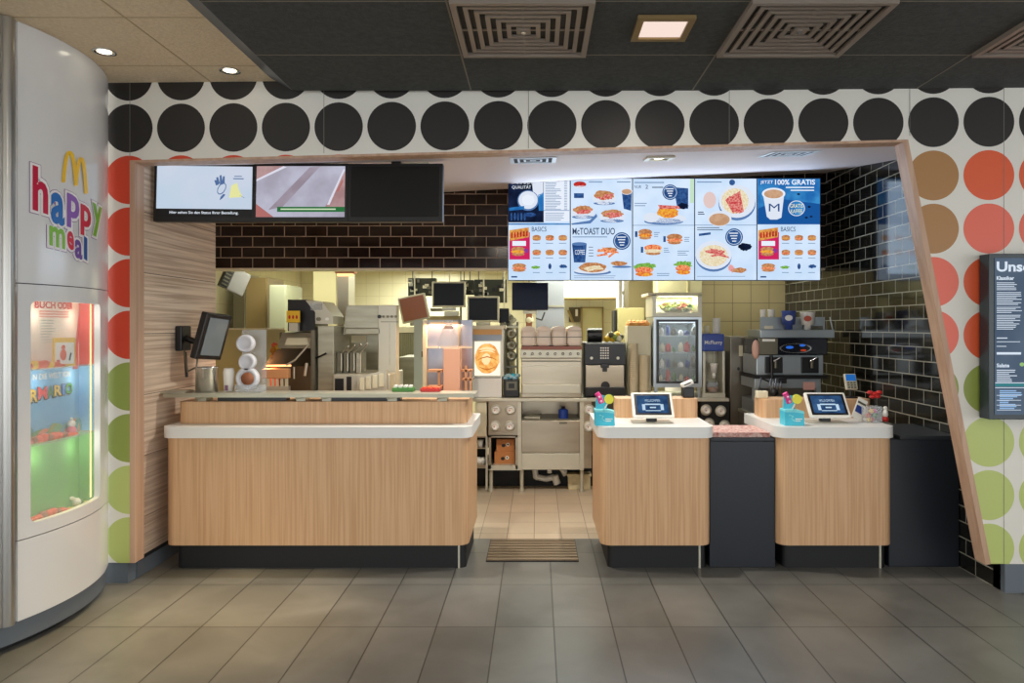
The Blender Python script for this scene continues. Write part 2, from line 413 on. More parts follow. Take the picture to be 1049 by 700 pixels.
# ================================================================== LIGHTS
def area(name, loc, sx, sy, power, col=(1, 1, 1), rot=(0, 0, 0), parent=None, spread=PI):
    l = bpy.data.lights.new(name, 'AREA'); l.shape = 'RECTANGLE'; l.size = sx; l.size_y = sy; l.energy = power; l.color = col; l.spread = spread
    o = bpy.data.objects.new(name, l); COL.objects.link(o); o.location = loc; o.rotation_euler = rot
    if parent is not None:
        o.parent = parent; o.matrix_parent_inverse = WM[parent].inverted()
    return o
def spot(name, loc, power, col, size=1.2, blend=.6, r=.04, parent=None, rot=(0, 0, 0)):
    l = bpy.data.lights.new(name, 'SPOT'); l.energy = power; l.color = col; l.spot_size = size; l.spot_blend = blend; l.shadow_soft_size = r
    o = bpy.data.objects.new(name, l); COL.objects.link(o); o.location = loc; o.rotation_euler = rot
    if parent is not None:
        o.parent = parent; o.matrix_parent_inverse = WM[parent].inverted()
    return o
WARM = (1, .76, .42)
w = bpy.data.worlds.new('world'); S.world = w; w.use_nodes = True
w.node_tree.nodes['Background'].inputs[0].default_value = (.95, .98, 1.0, 1); w.node_tree.nodes['Background'].inputs[1].default_value = 2.5
# kitchen tube lights on the ceiling; most are unseen, added to light the room
def tube_light(x, y, z, sx, sy, p, label, col=(.98, 1, .84)):
    t = thing('tube_light', label, 'ceiling light', (x, y, z-.06), 'kitchen ceiling lights')
    m = MB(); m.box(white_p, x-sx/2, x+sx/2, y-sy/2, y+sy/2, z-.05, z-.001, .01); build('housing', m, t)
    m = MB(); m.box(lampk, x-sx/2+.02, x+sx/2-.02, y-sy/2+.02, y+sy/2-.02, z-.058, z-.05); build('diffuser', m, t)
    area('kitchen_lamp', (x, y, z-.07), sx, sy, p, col, parent=t)
tube_light(-2.1, 7.25, 2.42, 1.3, .3, 20, 'kitchen tube light over the olive brown cupboards')
tube_light(.6, 7.42, 2.42, 1.4, .3, 36, 'kitchen tube light behind the steel drinks bench')
tube_light(-1.55, 10.3, 2.42, .8, .3, 40, 'white tube light far back on the kitchen ceiling, left side')
tube_light(.55, 9.3, 2.42, 1.0, .3, 34, 'white tube light far back on the kitchen ceiling, above the rear door')
tube_light(2.2, 7.35, 2.42, .6, .3, 3.5, 'short kitchen tube light behind the coffee machine corner')  # added out of view to brighten the olive tile wall
# recessed round lamps in the beige ceiling; last two are unseen, added for light
def downlight(x, y, label, p, size=1.15, rot=(0, 0, 0)):
    t = thing('ceiling_downlight', label, 'ceiling light', (x, y, 3.0), 'round downlights in the beige ceiling')
    m = MB(); m.lathe(chrome, [(.055, 0), (.058, -.006), (.048, -.006), (.036, .008)], (x, y, 3.012)); build('rim', m, t)
    m = MB(); m.cyl(lampw, (x, y, 3.008), (x, y, 3.0115), .034); build('lamp', m, t)
    spot('downlight_lamp', (x, y, 2.99), p, WARM, size, 1, .03, t, rot)
downlight(PX(107, 3.845), 3.845, 'round ceiling downlight beside the white toy cabinet', 200, .62, (0, -.2, 0))
downlight(PX(237, 4.15), 4.13, 'round ceiling downlight close to the dotted wall', 260, .8, (-.14, .04, 0))
downlight(-2.3, 2.4, 'round ceiling downlight nearer the entrance', 40)
downlight(-1.75, 3.0, 'round ceiling downlight beside the black ceiling edge', 46)
# square warm lamps in the black ceiling; those nearer the entrance are added unseen
def square_light(x, y, label, p):
    t = thing('square_ceiling_light', label, 'ceiling light', (x, y, 2.93), 'square lamps in the black ceiling')
    fr = mat('bronze_frame', (150, 126, 84), .4, .5); m = MB()
    for a, b, c, d in ((-.13, .13, -.13, -.1), (-.13, .13, .1, .13), (-.13, -.1, -.1, .1), (.1, .13, -.1, .1)): m.box(fr, x+a, x+b, y+c, y+d, 2.915, 2.933)
    build('frame', m, t)
    m = MB(); m.box(emi('square_lamp', (250, 226, 214), 1.0), x-.1, x+.1, y-.1, y+.1, 2.925, 2.933); build('diffuser', m, t)
    area('square_lamp_light', (x, y, 2.91), .2, .2, p, (1, .9, .76), parent=t)
square_light(.58, 3.34, 'square warm lamp between the two ceiling vents', 6)
square_light(-.6, 1.2, 'square warm lamp nearer the entrance, left of the aisle', 16)
square_light(2.4, 1.2, 'square warm lamp nearer the entrance, right of the aisle', 16)
square_light(.9, -1.6, 'square warm lamp near the entrance', 16)
# ceiling vents with concentric slats
vent_f = mat('vent_metal', (150, 138, 126), .45, .3)
def vent(x, y, label):
    t = thing('ceiling_vent', label, 'air vent', (x, y, 2.92), 'square air vents in the black ceiling')
    m = MB(); m.box(blackm, x-.3, x+.3, y-.3, y+.3, 2.9315, 2.9335); build('backing', m, t)
    m = MB()
    for a, b, c, d in ((-.31, .31, -.31, -.285), (-.31, .31, .285, .31), (-.31, -.285, -.285, .285), (.285, .31, -.285, .285)): m.box(vent_f, x+a, x+b, y+c, y+d, 2.912, 2.933)
    build('frame', m, t)
    m = MB()
    for k in range(6):
        r = .258-.045*k; q = .021
        for a, b, c, d in ((-r, r, -r, -r+q), (-r, r, r-q, r), (-r, -r+q, -r+q, r-q), (r-q, r, -r+q, r-q)): m.box(vent_f, x+a, x+b, y+c, y+d, 2.918, 2.929)
    m.box(vent_f, x-.285, x+.285, y-.006, y+.006, 2.924, 2.930); m.box(vent_f, x-.006, x+.006, y-.285, y+.285, 2.924, 2.930)
    build('slats', m, t)
    m = MB(); m.cyl(chrome, (x, y, 2.912), (x, y, 2.918), .012); build('screw', m, t)
vent(-.062, 3.36, 'large square ceiling vent left of the square lamp')
vent(1.222, 3.36, 'large square ceiling vent right of the square lamp')
vent(2.52, 3.36, 'large square ceiling vent at the right edge of the photo')
# small soffit vents and lamps, following the slope of the soffit
def soffit_frame(x, y): return Matrix.Translation((x, y, SZ(x, y)-.002)) @ Matrix.Rotation(math.atan(SL(x)), 4, 'X') @ Matrix.Rotation(-math.atan((BZR-BZL)/(TRX-TLX)), 4, 'Y')
def rings(m, mm, h, q, z0, z1):
    for a, b, c, d in ((-h, h, -h, -h+q), (-h, h, h-q, h), (-h, -h+q, -h+q, h-q), (h-q, h, -h+q, h-q)): m.box(mm, a, b, c, d, z0, z1)
def soffit_vent(x, y, w, label, n=3):
    W = soffit_frame(x, y); vm = mat('pale_vent_metal', (196, 206, 214), .4, .2); h = w/2
    t = thing('soffit_vent', label, 'air vent', M=W, group='small vents in the white soffit')
    m = MB(); m.M = W; rings(m, vm, h, .026, -.004, 0); build('frame', m, t)
    m = MB(); m.M = W; m.box(mat('vent_shadow_grey', (18, 26, 36), .8), -h+.02, h-.02, -h+.02, h-.02, -.002, -.001); build('backing', m, t)
    m = MB(); m.M = W
    for k in range(n): rings(m, vm, h-.05-.04*k, .014, -.0035, -.0025)
    build('slats', m, t)
soffit_vent(PX(546, 4.72), 4.72, .30, 'small square vent in the soffit above the first menu screen')
soffit_vent(PX(808, 4.72), 4.72, .31, 'small square vent in the soffit above the rightmost menu screen')
soffit_vent(PX(308, 4.9), 4.95, .33, 'small square vent in the soffit above the hanging tray screen')
def soffit_lamp(x, y, label, p=10):
    W = soffit_frame(x, y)
    t = thing('soffit_lamp', label, 'ceiling light', M=W, group='small lamps in the white soffit')
    m = MB(); m.M = W; rings(m, steel_l, .09, .03, -.012, 0); build('frame', m, t)
    m = MB(); m.M = W; m.box(blackm, -.06, .06, -.06, .06, -.003, -.001); m.cyl(lampw, (0, 0, -.006), (0, 0, -.003), .032); build('lamp', m, t)
    spot('soffit_lamp_light', (x, y, SZ(x, y)-.04), p, (1, .93, .82), 2.4, .8, .03, t)
soffit_lamp(PX(675, 4.76), 4.76, 'small square lamp in the soffit above the middle menu screen', 110)
soffit_lamp(PX(427, 4.76), 4.76, 'small lamp in the soffit above the switched-off hanging screen', 110)
# ================================================================== COUNTERS
def counter(name, label, x0, x1, xb0, xb1, up, depth=.7, group='oak front counters', r=.07):
    y0 = 4.57; t = thing(name, label, 'counter', ((x0+x1)/2, y0+depth/2, 0), group)
    m = MB(); m.prism(oak, rrect(x0, x1, y0, y0+depth, (r, r, .02, .02)), .16, .842, 'xy', True); build('body', m, t)
    m = MB(); m.prism(blackm, rrect(x0+.05, x1-.02, y0+.055, y0+depth-.05, (.04, .04, .01, .01)), 0, .16)
    build('plinth', m, t)
    m = MB(); m.box(steel_l, x1-.07, x1-.058, y0+.049, y0+.055, 0, .158); build('plinth_profile', m, t)  # pale strip stands in for a highlight on the plinth
    m = MB(); m.prism(white, rrect(xb0, xb1, y0-.02, y0+depth+.01, (r+.01, r+.01, .02, .02)), .842, .912, 'xy', True); build('worktop', m, t)
    m = MB(); m.prism(oak, rrect(up[0], up[1], up[2], up[3], (.04, .04, .02, .02)), .912, up[4], 'xy', True); build('upper_panel', m, t)
    return t
tL = counter('front_counter', 'long oak counter with a white band, left of the aisle', -2.36, -.435, -2.38, -.41, (-2.345, -.46, 4.72, 5.2, 1.055))
m = MB()
m.box(steel_l, -2.41, -.40, 4.655, 4.88, 1.098, 1.112, .004); build('steel_shelf', m, tL)
m = MB(); m.box(steel, -2.41, -.40, 4.653, 4.657, 1.088, 1.113); build('shelf_lip', m, tL, label='bright steel lip')
for x in (-2.2, -1.55, -1.38, -.95, -.62):
    m = MB(); m.box(steel, x-.03, x+.03, 4.74, 4.84, 1.055, 1.098); m.cyl(steel, (x-.03, 4.72, 1.075), (x+.05, 4.70, 1.09), .006, seg=8); build('shelf_support', m, tL)
m = MB(); m.box(black, -1.42, -.9, 4.75, 4.83, 1.056, 1.094); m.box(black, -2.1, -1.65, 4.75, 4.83, 1.056, 1.094); build('cable_tray', m, tL, label='black cable tray under the steel shelf')  # black boxes put the shade of the gap below the shelf into colour
tC = counter('front_counter', 'narrow oak till counter right of the aisle, with a rounded left end', .405, 1.105, .385, 1.125, (.55, 1.12, 5.0, 5.2, 1.045))
tR = counter('front_counter', 'narrow oak till counter beside the black side wall', 1.53, 2.26, 1.51, 2.275, (1.56, 2.32, 5.0, 5.2, 1.04))
# dark gate panel between the tills and dark infill by the wall
t = thing('low_dark_cabinet', 'dark blue-black low cabinet between the two till counters', 'cabinet', (1.31, 4.9, 0))
m = MB(); m.box(navy, 1.108, 1.527, 4.63, 5.1, 0, .81, .004); build('body', m, t)
m = MB(); m.box(navy, 1.108, 1.527, 4.625, 5.12, .81, .832, .004); build('top', m, t)
t = thing('low_dark_cabinet', 'dark blue-black low cabinet filling the gap to the black side wall', 'cabinet', (2.5, 4.9, 0))
m = MB(); m.box(navy, 2.262, 2.712, 4.64, 5.1, 0, .82, .004); build('body', m, t)
m = MB(); m.box(mat('dark_top', (46, 50, 54), .3), 2.33, 2.71, 4.63, 5.2, .82, .845, .004); build('top', m, t)
# stack of printed tray papers on the gate
tray_p = mat('printed_tray_paper', (226, 205, 196), .7, noise=(55, (170, 84, 70), (1, 1, 1)))
m = MB()
for k in range(5):
    d = .004*math.sin(k*2.3); m.box(tray_p, 1.128+d, 1.50+d, 4.65+d/2, 5.0+d, .8335+.006*k, .8385+.006*k)
solo('tray_liner_stack', m, 'stack of red and white printed tray papers on the dark gate', 'paper')
# entrance mat / grate in the aisle
gm = mat('grate_bronze', (128, 108, 84), .5, .3); m = MB()
m.box(blackm, -.335, .275, 4.74, 5.23, .001, .006)
for k in range(8): y = 4.75+.06*k; m.box(gm, -.33, .27, y, y+.036, .006, .014); m.box(steel_d, -.33, .27, y+.04, y+.05, .006, .011)
solo('aisle_floor_mat', m, 'brown ribbed floor mat lying in the aisle between the counters', 'mat')
# ================================================================== TABLET TILLS
scr_blue = emi('till_screen_blue', (38, 66, 104), .9, (60, 96, 140), 12); scr_txt = emi('till_screen_text', (190, 215, 235), 1)
def till(x, y, label):
    t = thing('tablet_till', label, 'till', M=Matrix.Translation((x, y, .912)), group='tablet tills')
    W = Matrix.Translation((x, y, .912))
    m = MB(); m.M = W; m.box(steel_l, -.13, .13, -.02, .13, 0, .006, .002); build('base_plate', m, t)
    m = MB(); m.M = W; m.prism(black, rrect(-.035, .035, .03, .07, (.01,)*4), .006, .07); build('stand', m, t)
    tilt = W @ Matrix.Translation((0, .01, .115)) @ Matrix.Rotation(math.radians(-38), 4, 'X')
    m = MB(); m.M = tilt; m.box(white_p, -.135, .135, -.012, .012, -.095, .095, .008); build('housing', m, t)
    s = MB(); s.M = tilt
    s.box(black, -.118, .118, -.0135, -.0115, -.08, .08); build('bezel', s, t)
    s = MB(); s.M = tilt; s.box(scr_blue, -.102, .102, -.0148, -.0137, -.066, .066)
    s.text(scr_txt, 'WILLKOMMEN', -.05, .05, .018, .038, -.0155)
    for a, b, c, d in ((-.07, -.05, -.045, .0), (-.05, .05, -.006, .004), (.05, .07, -.045, 0), (-.05, .05, -.052, -.046), (-.02, .02, -.03, -.02)): s.box(scr_txt, a, b, -.0155, -.0149, c, d)
    build('screen', s, t)
till(PX(669, 4.72), 4.74, 'white-framed tablet till on the counter beside the aisle')
till(PX(849, 4.72), 4.74, 'white-framed tablet till on the counter beside the black side wall')
# cyan sweet/donation boxes with lollipop shapes
def candy_box(x, y, label):
    W = Matrix.Translation((x, y, .912)); t = thing('sweets_box', label, 'display box', M=W, group='cyan sweets boxes')
    m = MB(); m.M = W; m.prism(cyan, [(-.06, 0), (.065, 0), (.06, .085), (.0, .1), (-.062, .1)], -.05, .05, 'xz'); build('box', m, t)
    m = MB(); m.M = W; m.box(cyan_l, -.062, .0, -.052, .052, .086, .104, .004); m.prism(cyan_l, [(-.01, .088), (.064, .078), (.062, .092), (-.01, .106)], -.052, .052, 'xz'); build('lid', m, t, label='pale cyan lid')
    m = MB(); m.M = W; m.prism(cyan, [(-.055, .1), (.02, .1), (.012, .185), (-.05, .2)], .0, .012, 'xz'); build('back_card', m, t)
    m = MB(); m.M = W; m.tube(pink, [(-.048, -.004, .205), (-.03, -.004, .18), (-.016, -.004, .14)], .017); m.ball(mat('pale_pink', (245, 190, 215), .4), (-.032, -.02, .18), .008); m.ball(MC['pale_pink'], (-.02, -.02, .152), .008); build('pink_lollipop', m, t, label='pink twisted lollipop shape')
    m = MB(); m.M = W; m.cyl(mat('lemon_yellow', (238, 226, 60), .4), (.032, .006, .165), (.032, -.008, .165), .03, seg=24); m.cyl(green, (.032, .006, .165), (.032, .009, .165), .033, seg=24); m.tube(white_p, [(.02, -.002, .135), (.0, -.002, .1)], .005); build('yellow_lollipop', m, t, label='yellow round lollipop shape')
    m = MB(); m.M = W; m.tube(cyan_l, [(-.035, -.05, .07), (-.01, -.05, .06), (-.02, -.05, .045), (.0, -.05, .03)], .004, 6); m.box(white_p, .005, .05, -.0512, -.0502, .04, .046); m.box(white_p, .005, .04, -.0512, -.0502, .028, .033); build('print', m, t)
candy_box(PX(618.5, 4.68), 4.66, 'cyan cardboard sweets box on the counter corner beside the aisle')
candy_box(PX(810, 4.68), 4.66, 'cyan cardboard sweets box on the till counter nearest the side wall')
# flyer holder, small toys and card reader on right till
x0 = PX(893, 4.78)
t = thing('clear_tombola_box', 'clear plastic box of coloured sweets right of the wall-side tablet', 'box', (x0, 4.78, .912))
m = MB(); a = acryl
for q in ((-.05, .05, -.04, -.037), (-.05, .05, .037, .04), (-.05, -.047, -.037, .037), (.047, .05, -.037, .037)): m.box(a, x0+q[0], x0+q[1], 4.78+q[2], 4.78+q[3], .913, 1.02)
build('walls', m, t)
m = MB()
for k, c in enumerate((yellow, red, green, dot_or, yellow, pink)): m.ball(c, (x0-.02+.02*(k % 3), 4.775+.01*(k // 3), .93+.028*(k // 2)), .016)
build('sweets', m, t)
m = MB(); m.M = Matrix.Translation((PX(882, 4.84), 4.86, .99)) @ Matrix.Rotation(.5, 4, 'Y') @ Matrix.Rotation(-.3, 4, 'X')
m.box(white_p, -.035, .035, -.003, .003, -.075, .075); m.box(blue, -.028, .028, -.004, -.003, -.03, .02); m.box(steel_d, -.03, .03, -.004, -.003, .035, .05)
solo('leaflet', m, 'tilted white and blue leaflet leaning behind the clear sweets box', 'leaflet')
m = MB(); c = (PX(896, 4.9), 4.9, 1.09)
for q in ((-.03, 0, .008), (.03, 0, .008), (0, 0, 0), (-.015, 0, -.02), (.02, 0, -.018)): m.ball(red, (c[0]+q[0], c[1]+q[1], c[2]+q[2]), .022, .015, .014)
m.tube(black, [(c[0], c[1], 1.08), (c[0]+.01, c[1], .912)], .004)
solo('red_bow', m, 'red bow on a thin stick above the clear sweets box', 'ornament')
fx = PX(907, 4.82); m = MB()
m.lathe(red, [(0, 0), (.018, 0), (.02, .02), (.012, .035)], (fx, 4.82, .912)); m.lathe(white_p, [(.012, .03), (.018, .045), (.014, .07), (.006, .08)], (fx, 4.82, .912)); m.ball(white_p, (fx, 4.82, 1.0), .014)
solo('small_figurine', m, 'small red and white toy figure at the right end of the till counter', 'toy')
xr, yr = PX(881, 4.95), 5.1
t = thing('card_reader', 'blue-screened card reader on a black stand before the black tiles', 'card reader', (xr, yr, 1.04))
m = MB(); m.box(black, xr-.04, xr+.04, yr-.03, yr+.05, 1.041, 1.05, .003); m.cyl(black, (xr, yr, 1.05), (xr, yr, 1.12), .01, seg=12); build('stand', m, t)
Wt = Matrix.Translation((xr, yr, 1.155)) @ Matrix.Rotation(-.35, 4, 'X')
m = MB(); m.M = Wt; m.box(steel_l, -.042, .042, -.012, .012, -.058, .058, .006); build('housing', m, t)
m = MB(); m.M = Wt; m.box(emi('reader_screen', (40, 110, 190), .8), -.034, .034, -.0135, -.0122, .004, .05); build('screen', m, t)
m = MB(); m.M = Wt
for i in range(3):
    for j in range(3): m.box(steel_d, -.03+.022*i, -.014+.022*i, -.0135, -.0122, -.05+.017*j, -.038+.017*j)
build('keypad', m, t)
# ================================================================== MENU SCREENS
YM = 6.30
bgl = emi('menu_pale_blue', (194, 218, 245), 1.04, (212, 230, 250), 3)
bgd = emi('menu_dark_navy', (26, 40, 74), 1.0, (14, 22, 44), 9); bgb = emi('menu_sky_blue', (60, 142, 204), 1, (34, 104, 176), 7)
tx = emi('menu_text_dark', (48, 62, 92), 1); txg = emi('menu_text_grey', (120, 146, 182), 1); txw = emi('menu_text_white', (236, 244, 255), 1)
navyE = emi('menu_navy', (34, 66, 122), 1, (56, 96, 152), 40); plate = emi('menu_plate', (222, 230, 244), 1); shade = emi('menu_plate_rim', (88, 124, 176), 1)
bread = emi('menu_bread', (206, 154, 108), 1, (178, 112, 70), 50); bacon = emi('menu_bacon', (196, 60, 66), 1, (232, 152, 140), 60)
porr = emi('menu_porridge', (240, 232, 208), 1, (226, 206, 160), 60); coffee = emi('menu_coffee', (206, 166, 134), 1, (192, 148, 114), 30)
salad = emi('menu_salad', (88, 152, 62), 1, (150, 196, 90), 70); cheese = emi('menu_cheese', (240, 180, 60), 1, (224, 110, 60), 50)
magE = emi('menu_magenta', (206, 38, 96), 1); redE = emi('menu_red', (206, 52, 44), 1, (150, 40, 40), 50); amb = emi('menu_amber', (226, 168, 84), 1, (206, 120, 60), 50)
white_e = emi('menu_white', (232, 240, 252), 1); tomato = emi('menu_tomato', (226, 84, 56), 1, (244, 176, 120), 60)
L1, L2, L3, L4 = YM-.013, YM-.0136, YM-.0142, YM-.0148
def lines(s, m, x0, y0, x1, n, gap, h=.7, rag=.3):
    for k in range(n): s.prect(m, x0, y0+gap*k, x1-(x1-x0)*random.uniform(0, rag), y0+gap*k+h, L3)
def basics(s, x0):                                   # the lower panel shared by the first and last screen
    s.prect(bgl, x0, 231, x0+63, 287, L1)
    s.prect(magE, x0+1, 238, x0+22, 266, L2); s.ppoly(amb, [(x0+1, 236), (x0+21, 233), (x0+21, 243), (x0+1, 247)], L3)
    for k in range(6): s.ppoly(redE, [(x0+2.5+3.1*k, 244.4-.45*k), (x0+4.6+3.1*k, 243.8-.45*k), (x0+4.2+3.1*k, 238-.3*k), (x0+2.8+3.1*k, 238.5-.3*k)], L4)
    s.prect(white_e, x0+4, 247, x0+18, 252, L3); s.prect(bgl, x0+1, 266, x0+22, 287, L2)
    s.ell(bread, x0+10, 255.5, 7, 2.6, L3); s.ell(cheese, x0+10, 258, 7.5, 1.6, L4); s.ell(bread, x0+10, 260.5, 6.6, 1.8, L4); s.ell(emi('menu_purple', (140, 60, 150), 1), x0+18, 257, 2.4, 2.4, L4)
    s.ell(bread, x0+11, 272.5, 7, 2.6, L3); s.ell(tomato, x0+11, 275, 7.5, 1.4, L4); s.ell(bread, x0+11, 277, 6.6, 1.6, L4); s.prect(navyE, x0+3, 283, x0+9, 284.5, L3)
    s.ptext(tx, 'BASICS', x0+24, 232.5, x0+39, 237.2, L3)
    for i in range(3):
        for j in range(2):
            cx, cy = x0+29+13.4*i, 243+15*j
            s.ell(bread, cx, cy, 4.4, 2.2, L3); s.ell(tomato if (i+j) % 2 else amb, cx, cy+1.6, 4.6, 1, L4); s.ell(bread, cx, cy+2.6, 4, 1.1, L4)
            s.prect(txg, cx-4, cy+6, cx+3.5, cy+6.7, L3)
    s.ell(salad, x0+28, 274, 4.5, 1.6, L3, wob=.2); s.ell(navyE, x0+42.5, 273, 1.6, 3, L3); s.ell(navyE, x0+56, 273, 4, 1.8, L3, wob=.2)
    for i in range(3): s.prect(txg, x0+25+13.4*i, 279, x0+32+13.4*i, 279.7, L3)
def seal(s, cx, cy, r):
    s.ell(navyE, cx, cy, r, r, L3); s.ell(bgl, cx, cy, r*.86, r*.86, L3-.0003); s.ell(navyE, cx, cy, r*.8, r*.8, L4)
    for k in range(4): s.prect(txw, cx-r*.55+k, cy-r*.5+r*.3*k, cx+r*.45-k*.6, cy-r*.5+r*.3*k+1, L4-.0004)
def steak(s, cx, cy, w, h, n=7, m=bacon):
    for k in range(n):
        a = random.uniform(-.8, .8); x = cx+random.uniform(-.6, .6)*w; y = cy+random.uniform(-.6, .6)*h
        dx, dy = w*.45*math.cos(a), h*.6*math.sin(a)
        s.ppoly(m, [(x-dx-1, y-dy), (x+dx, y+dy-.9), (x+dx+1, y+dy+.9), (x-dx, y-dy+1.8)], L4-.00005*k)
edges = [520.5, 584.2, 648, 711.6, 775.4, 840.5]
menus = ['menu screen beside the brown tiles, dark top with a white price list', 'second menu screen from the left, with a large toast headline and a dark cup', 'menu screen with three burgers under a blue seal, middle of the row', 'menu screen with two porridge and bacon bowls', 'menu screen at the right end reading JETZT 100% GRATIS']
for i in range(5):
    xa, xb = edges[i], edges[i+1]
    t = thing('menu_screen', menus[i], 'screen', (PX((xa+xb)/2, YM), YM, PZ(287.5, YM)), 'row of lit menu screens')
    m = MB(); m.box(mat('screen_case', (30, 44, 74), .3), PX(xa, YM)+.001, PX(xb, YM)-.001, YM-.01, YM+.06, PZ(287.6, YM), PZ(182.6, YM), .003); build('case', m, t)
    s = MB(); s.prect(bgl, xa+.5, 183.2, xb-.5, 287, YM-.0122)
    if i == 0:
        s.prect(bgd, 521, 183.2, 557, 228, L1); s.ptext(txw, 'BASIS DER', 524, 184, 545, 188.5, L3); s.ptext(txw, 'QUALITÄT', 524.5, 189.5, 544, 194, L3)
        s.ppoly(plate, [(545, 186), (556.5, 184.5), (556.5, 198), (550, 203), (546, 197)], L2)
        s.ell(shade, 541, 205.5, 11, 10.5, L2); s.ell(plate, 541, 205, 9.8, 9.2, L3); s.ell(white_e, 541, 205, 6.5, 5.5, L4, wob=.08)
        s.ppoly(bgb, [(521.5, 213), (537, 211), (537, 214.6), (521.5, 216)], L4); s.ppoly(bgb, [(551, 200), (557, 197), (557, 216), (552, 216)], L2)
        for k in range(5): s.ell(navyE, 524+3.4*k, 222, 1.1, 4, L3)
        s.ell(navyE, 543, 220, 6, 2.2, L3); s.prect(white_e, 557, 184, 583.2, 227, L2); s.prect(shade, 557, 215.4, 583.2, 216, L3)
        for k in range(19): s.prect(txg, 558.5, 185.5+1.6*k, 572+random.uniform(-4, 4), 186.1+1.6*k, L3); s.prect(txg, 578, 185.5+1.6*k, 581, 186.1+1.6*k, L3)
        lines(s, txg, 558.5, 218, 580, 5, 1.8, .6)
        s.prect(bgb, 521, 229, 583.5, 230.4, L2); basics(s, 520.8)
    if i == 4:
        s.prect(bgb, 776, 183.2, 840, 230, L1); s.ptext(txw, 'JETZT', 779, 185, 792, 189, L3, .01); s.ptext(txw, '100% GRATIS', 794, 184, 835, 189.4, L3, .02)
        s.prect(txw, 805, 191.5, 834, 192.7, L3); s.prect(txw, 810, 194.5, 834, 195.6, L3)
        s.ppoly(emi('menu_deep_blue', (26, 86, 156), 1), [(800, 204), (840, 209), (840, 230), (776, 230), (776, 214)], L2)
        s.ppoly(plate, [(781.5, 198), (803.5, 198), (800.5, 223), (796, 225), (789, 225), (785.5, 222)], L3)
        s.ell(white_e, 792.5, 198.5, 12, 6, L3-.0002); s.ell(coffee, 792.5, 198.8, 9.8, 4.6, L4); s.text(navyE, 'M', PX(787, YM), PX(798, YM), PZ(217, YM), PZ(209, YM), L4)
        s.ell(plate, 816, 213.5, 8.6, 8, L3); s.ell(bgb, 816, 213.5, 7.8, 7.2, L3-.0003); s.ptext(emi('menu_cream', (246, 244, 196), 1), 'GRATIS', 809.4, 209, 822.6, 213, L4); s.ptext(MC['menu_cream'], 'KAFFEE', 810, 214.5, 822, 218.4, L4)
        for x, y in ((818, 199), (829, 212), (831, 222), (826, 223)): s.ell(bgd, x, y, 1.6, 1, L3)
        basics(s, 776)
    if i == 1:
        s.ell(redE, 594, 189, 6.5, 3, L3); s.ell(plate, 594, 191.5, 6.5, 1.4, L3); s.prect(navyE, 588, 198, 598, 203, L3); s.prect(txg, 603, 186, 617, 187, L3); s.prect(txg, 632, 186, 646, 187, L3)
        for k, (cx, cy, w, h) in enumerate(((619, 200, 11, 7), (597, 215, 11, 6), (627, 219, 12, 6))):
            s.ell(plate, cx, cy+3, w*1.1, h, L2); s.ell(shade, cx, cy+h+1.4, w, 1.8, L2); s.ell(bread, cx, cy, w*.9, h*.7, L3, wob=.12); steak(s, cx, cy+1, w*.8, h*.5, 6)
        s.ppoly(navyE, [(637, 197), (647, 197), (646.5, 216), (639, 214)], L3); s.ell(plate, 642, 196, 6, 3.6, L4); s.ell(coffee, 642, 196.4, 5, 2.6, L4-.0004)
        s.ppoly(shade, [(585, 229), (604, 226), (611, 219), (612, 222), (605, 229), (586, 230.5)], L3)
        s.ptext(tx, 'McTOAST DUO', 586.5, 233.5, 630, 240.5, L3, .01); s.prect(txg, 586.5, 242.4, 622, 243.3, L3)
        seal(s, 637, 247, 9)
        s.ppoly(navyE, [(586, 250), (601, 250), (599.5, 269), (588, 269)], L3); s.ell(shade, 593.5, 250, 7.6, 1.8, L4); s.ptext(txw, 'COFFEE', 589, 256, 599, 261, L4)
        steak(s, 623, 258, 11, 6, 8, tomato); s.ell(bread, 624, 256, 8, 2.6, L3, wob=.1)
        s.ell(shade, 607, 279, 19, 3, L2); s.ell(plate, 606, 277.5, 18, 3, L3); s.ell(bread, 607, 274, 14, 5, L4, wob=.06); steak(s, 607, 274, 11, 3, 6, porr)
        s.ell(bread, 634, 270, 8, 2.4, L3, wob=.1); s.ell(shade, 637, 273.5, 10, 1.2, L3); lines(s, txg, 588, 282.5, 640, 2, 2, .5); lines(s, tx, 603, 253, 608, 4, 3, .6)
    if i == 2:
        s.ptext(tx, 'NUR', 650, 190, 657, 193, L3); s.ptext(tx, '2', 661, 189.4, 664, 193.4, L3); lines(s, txg, 650, 186.5, 684, 1, 2, 1.1); lines(s, tx, 668, 191.5, 680, 1, 2, 1); lines(s, txg, 650, 208, 663, 2, 2.4, .8)
        s.ppoly(navyE, [(690, 192), (705, 193), (705, 214), (694, 214)], L2); s.prect(emi('menu_mint', (196, 226, 196), 1), 707, 183.3, 710.8, 208, L2); seal(s, 686.5, 197, 8)
        s.ell(shade, 680, 227, 20, 3.4, L2); s.ell(plate, 683, 224, 20, 5, L2); s.ell(plate, 667, 223, 8, 5, L3); s.ell(cheese, 684, 217.5, 11, 6, L3, wob=.08); s.ppoly(bacon, [(674, 210), (695, 211), (697, 214), (676, 214)], L4); s.ell(bgd, 700, 211, 5, 3, L4, wob=.2)
        s.prect(txg, 648.5, 230.6, 711, 231.2, L3)
        for cx, cy, w, top, mid in ((661, 240, 7, bread, cheese), (691, 245, 8, bread, tomato), (669, 256, 9, tomato, porr)):
            s.ell(top, cx, cy-2, w, 3.4, L3); s.ell(mid, cx, cy+1.2, w*1.06, 1.8, L4); s.ell(bread, cx, cy+3.6, w*.85, 1.9, L3-.0003); s.prect(navyE, cx-w-3.5, cy-3, cx-w-1, cy+3, L3); lines(s, txg, cx+w+2, cy-2, cx+w+8, 3, 2, .7)
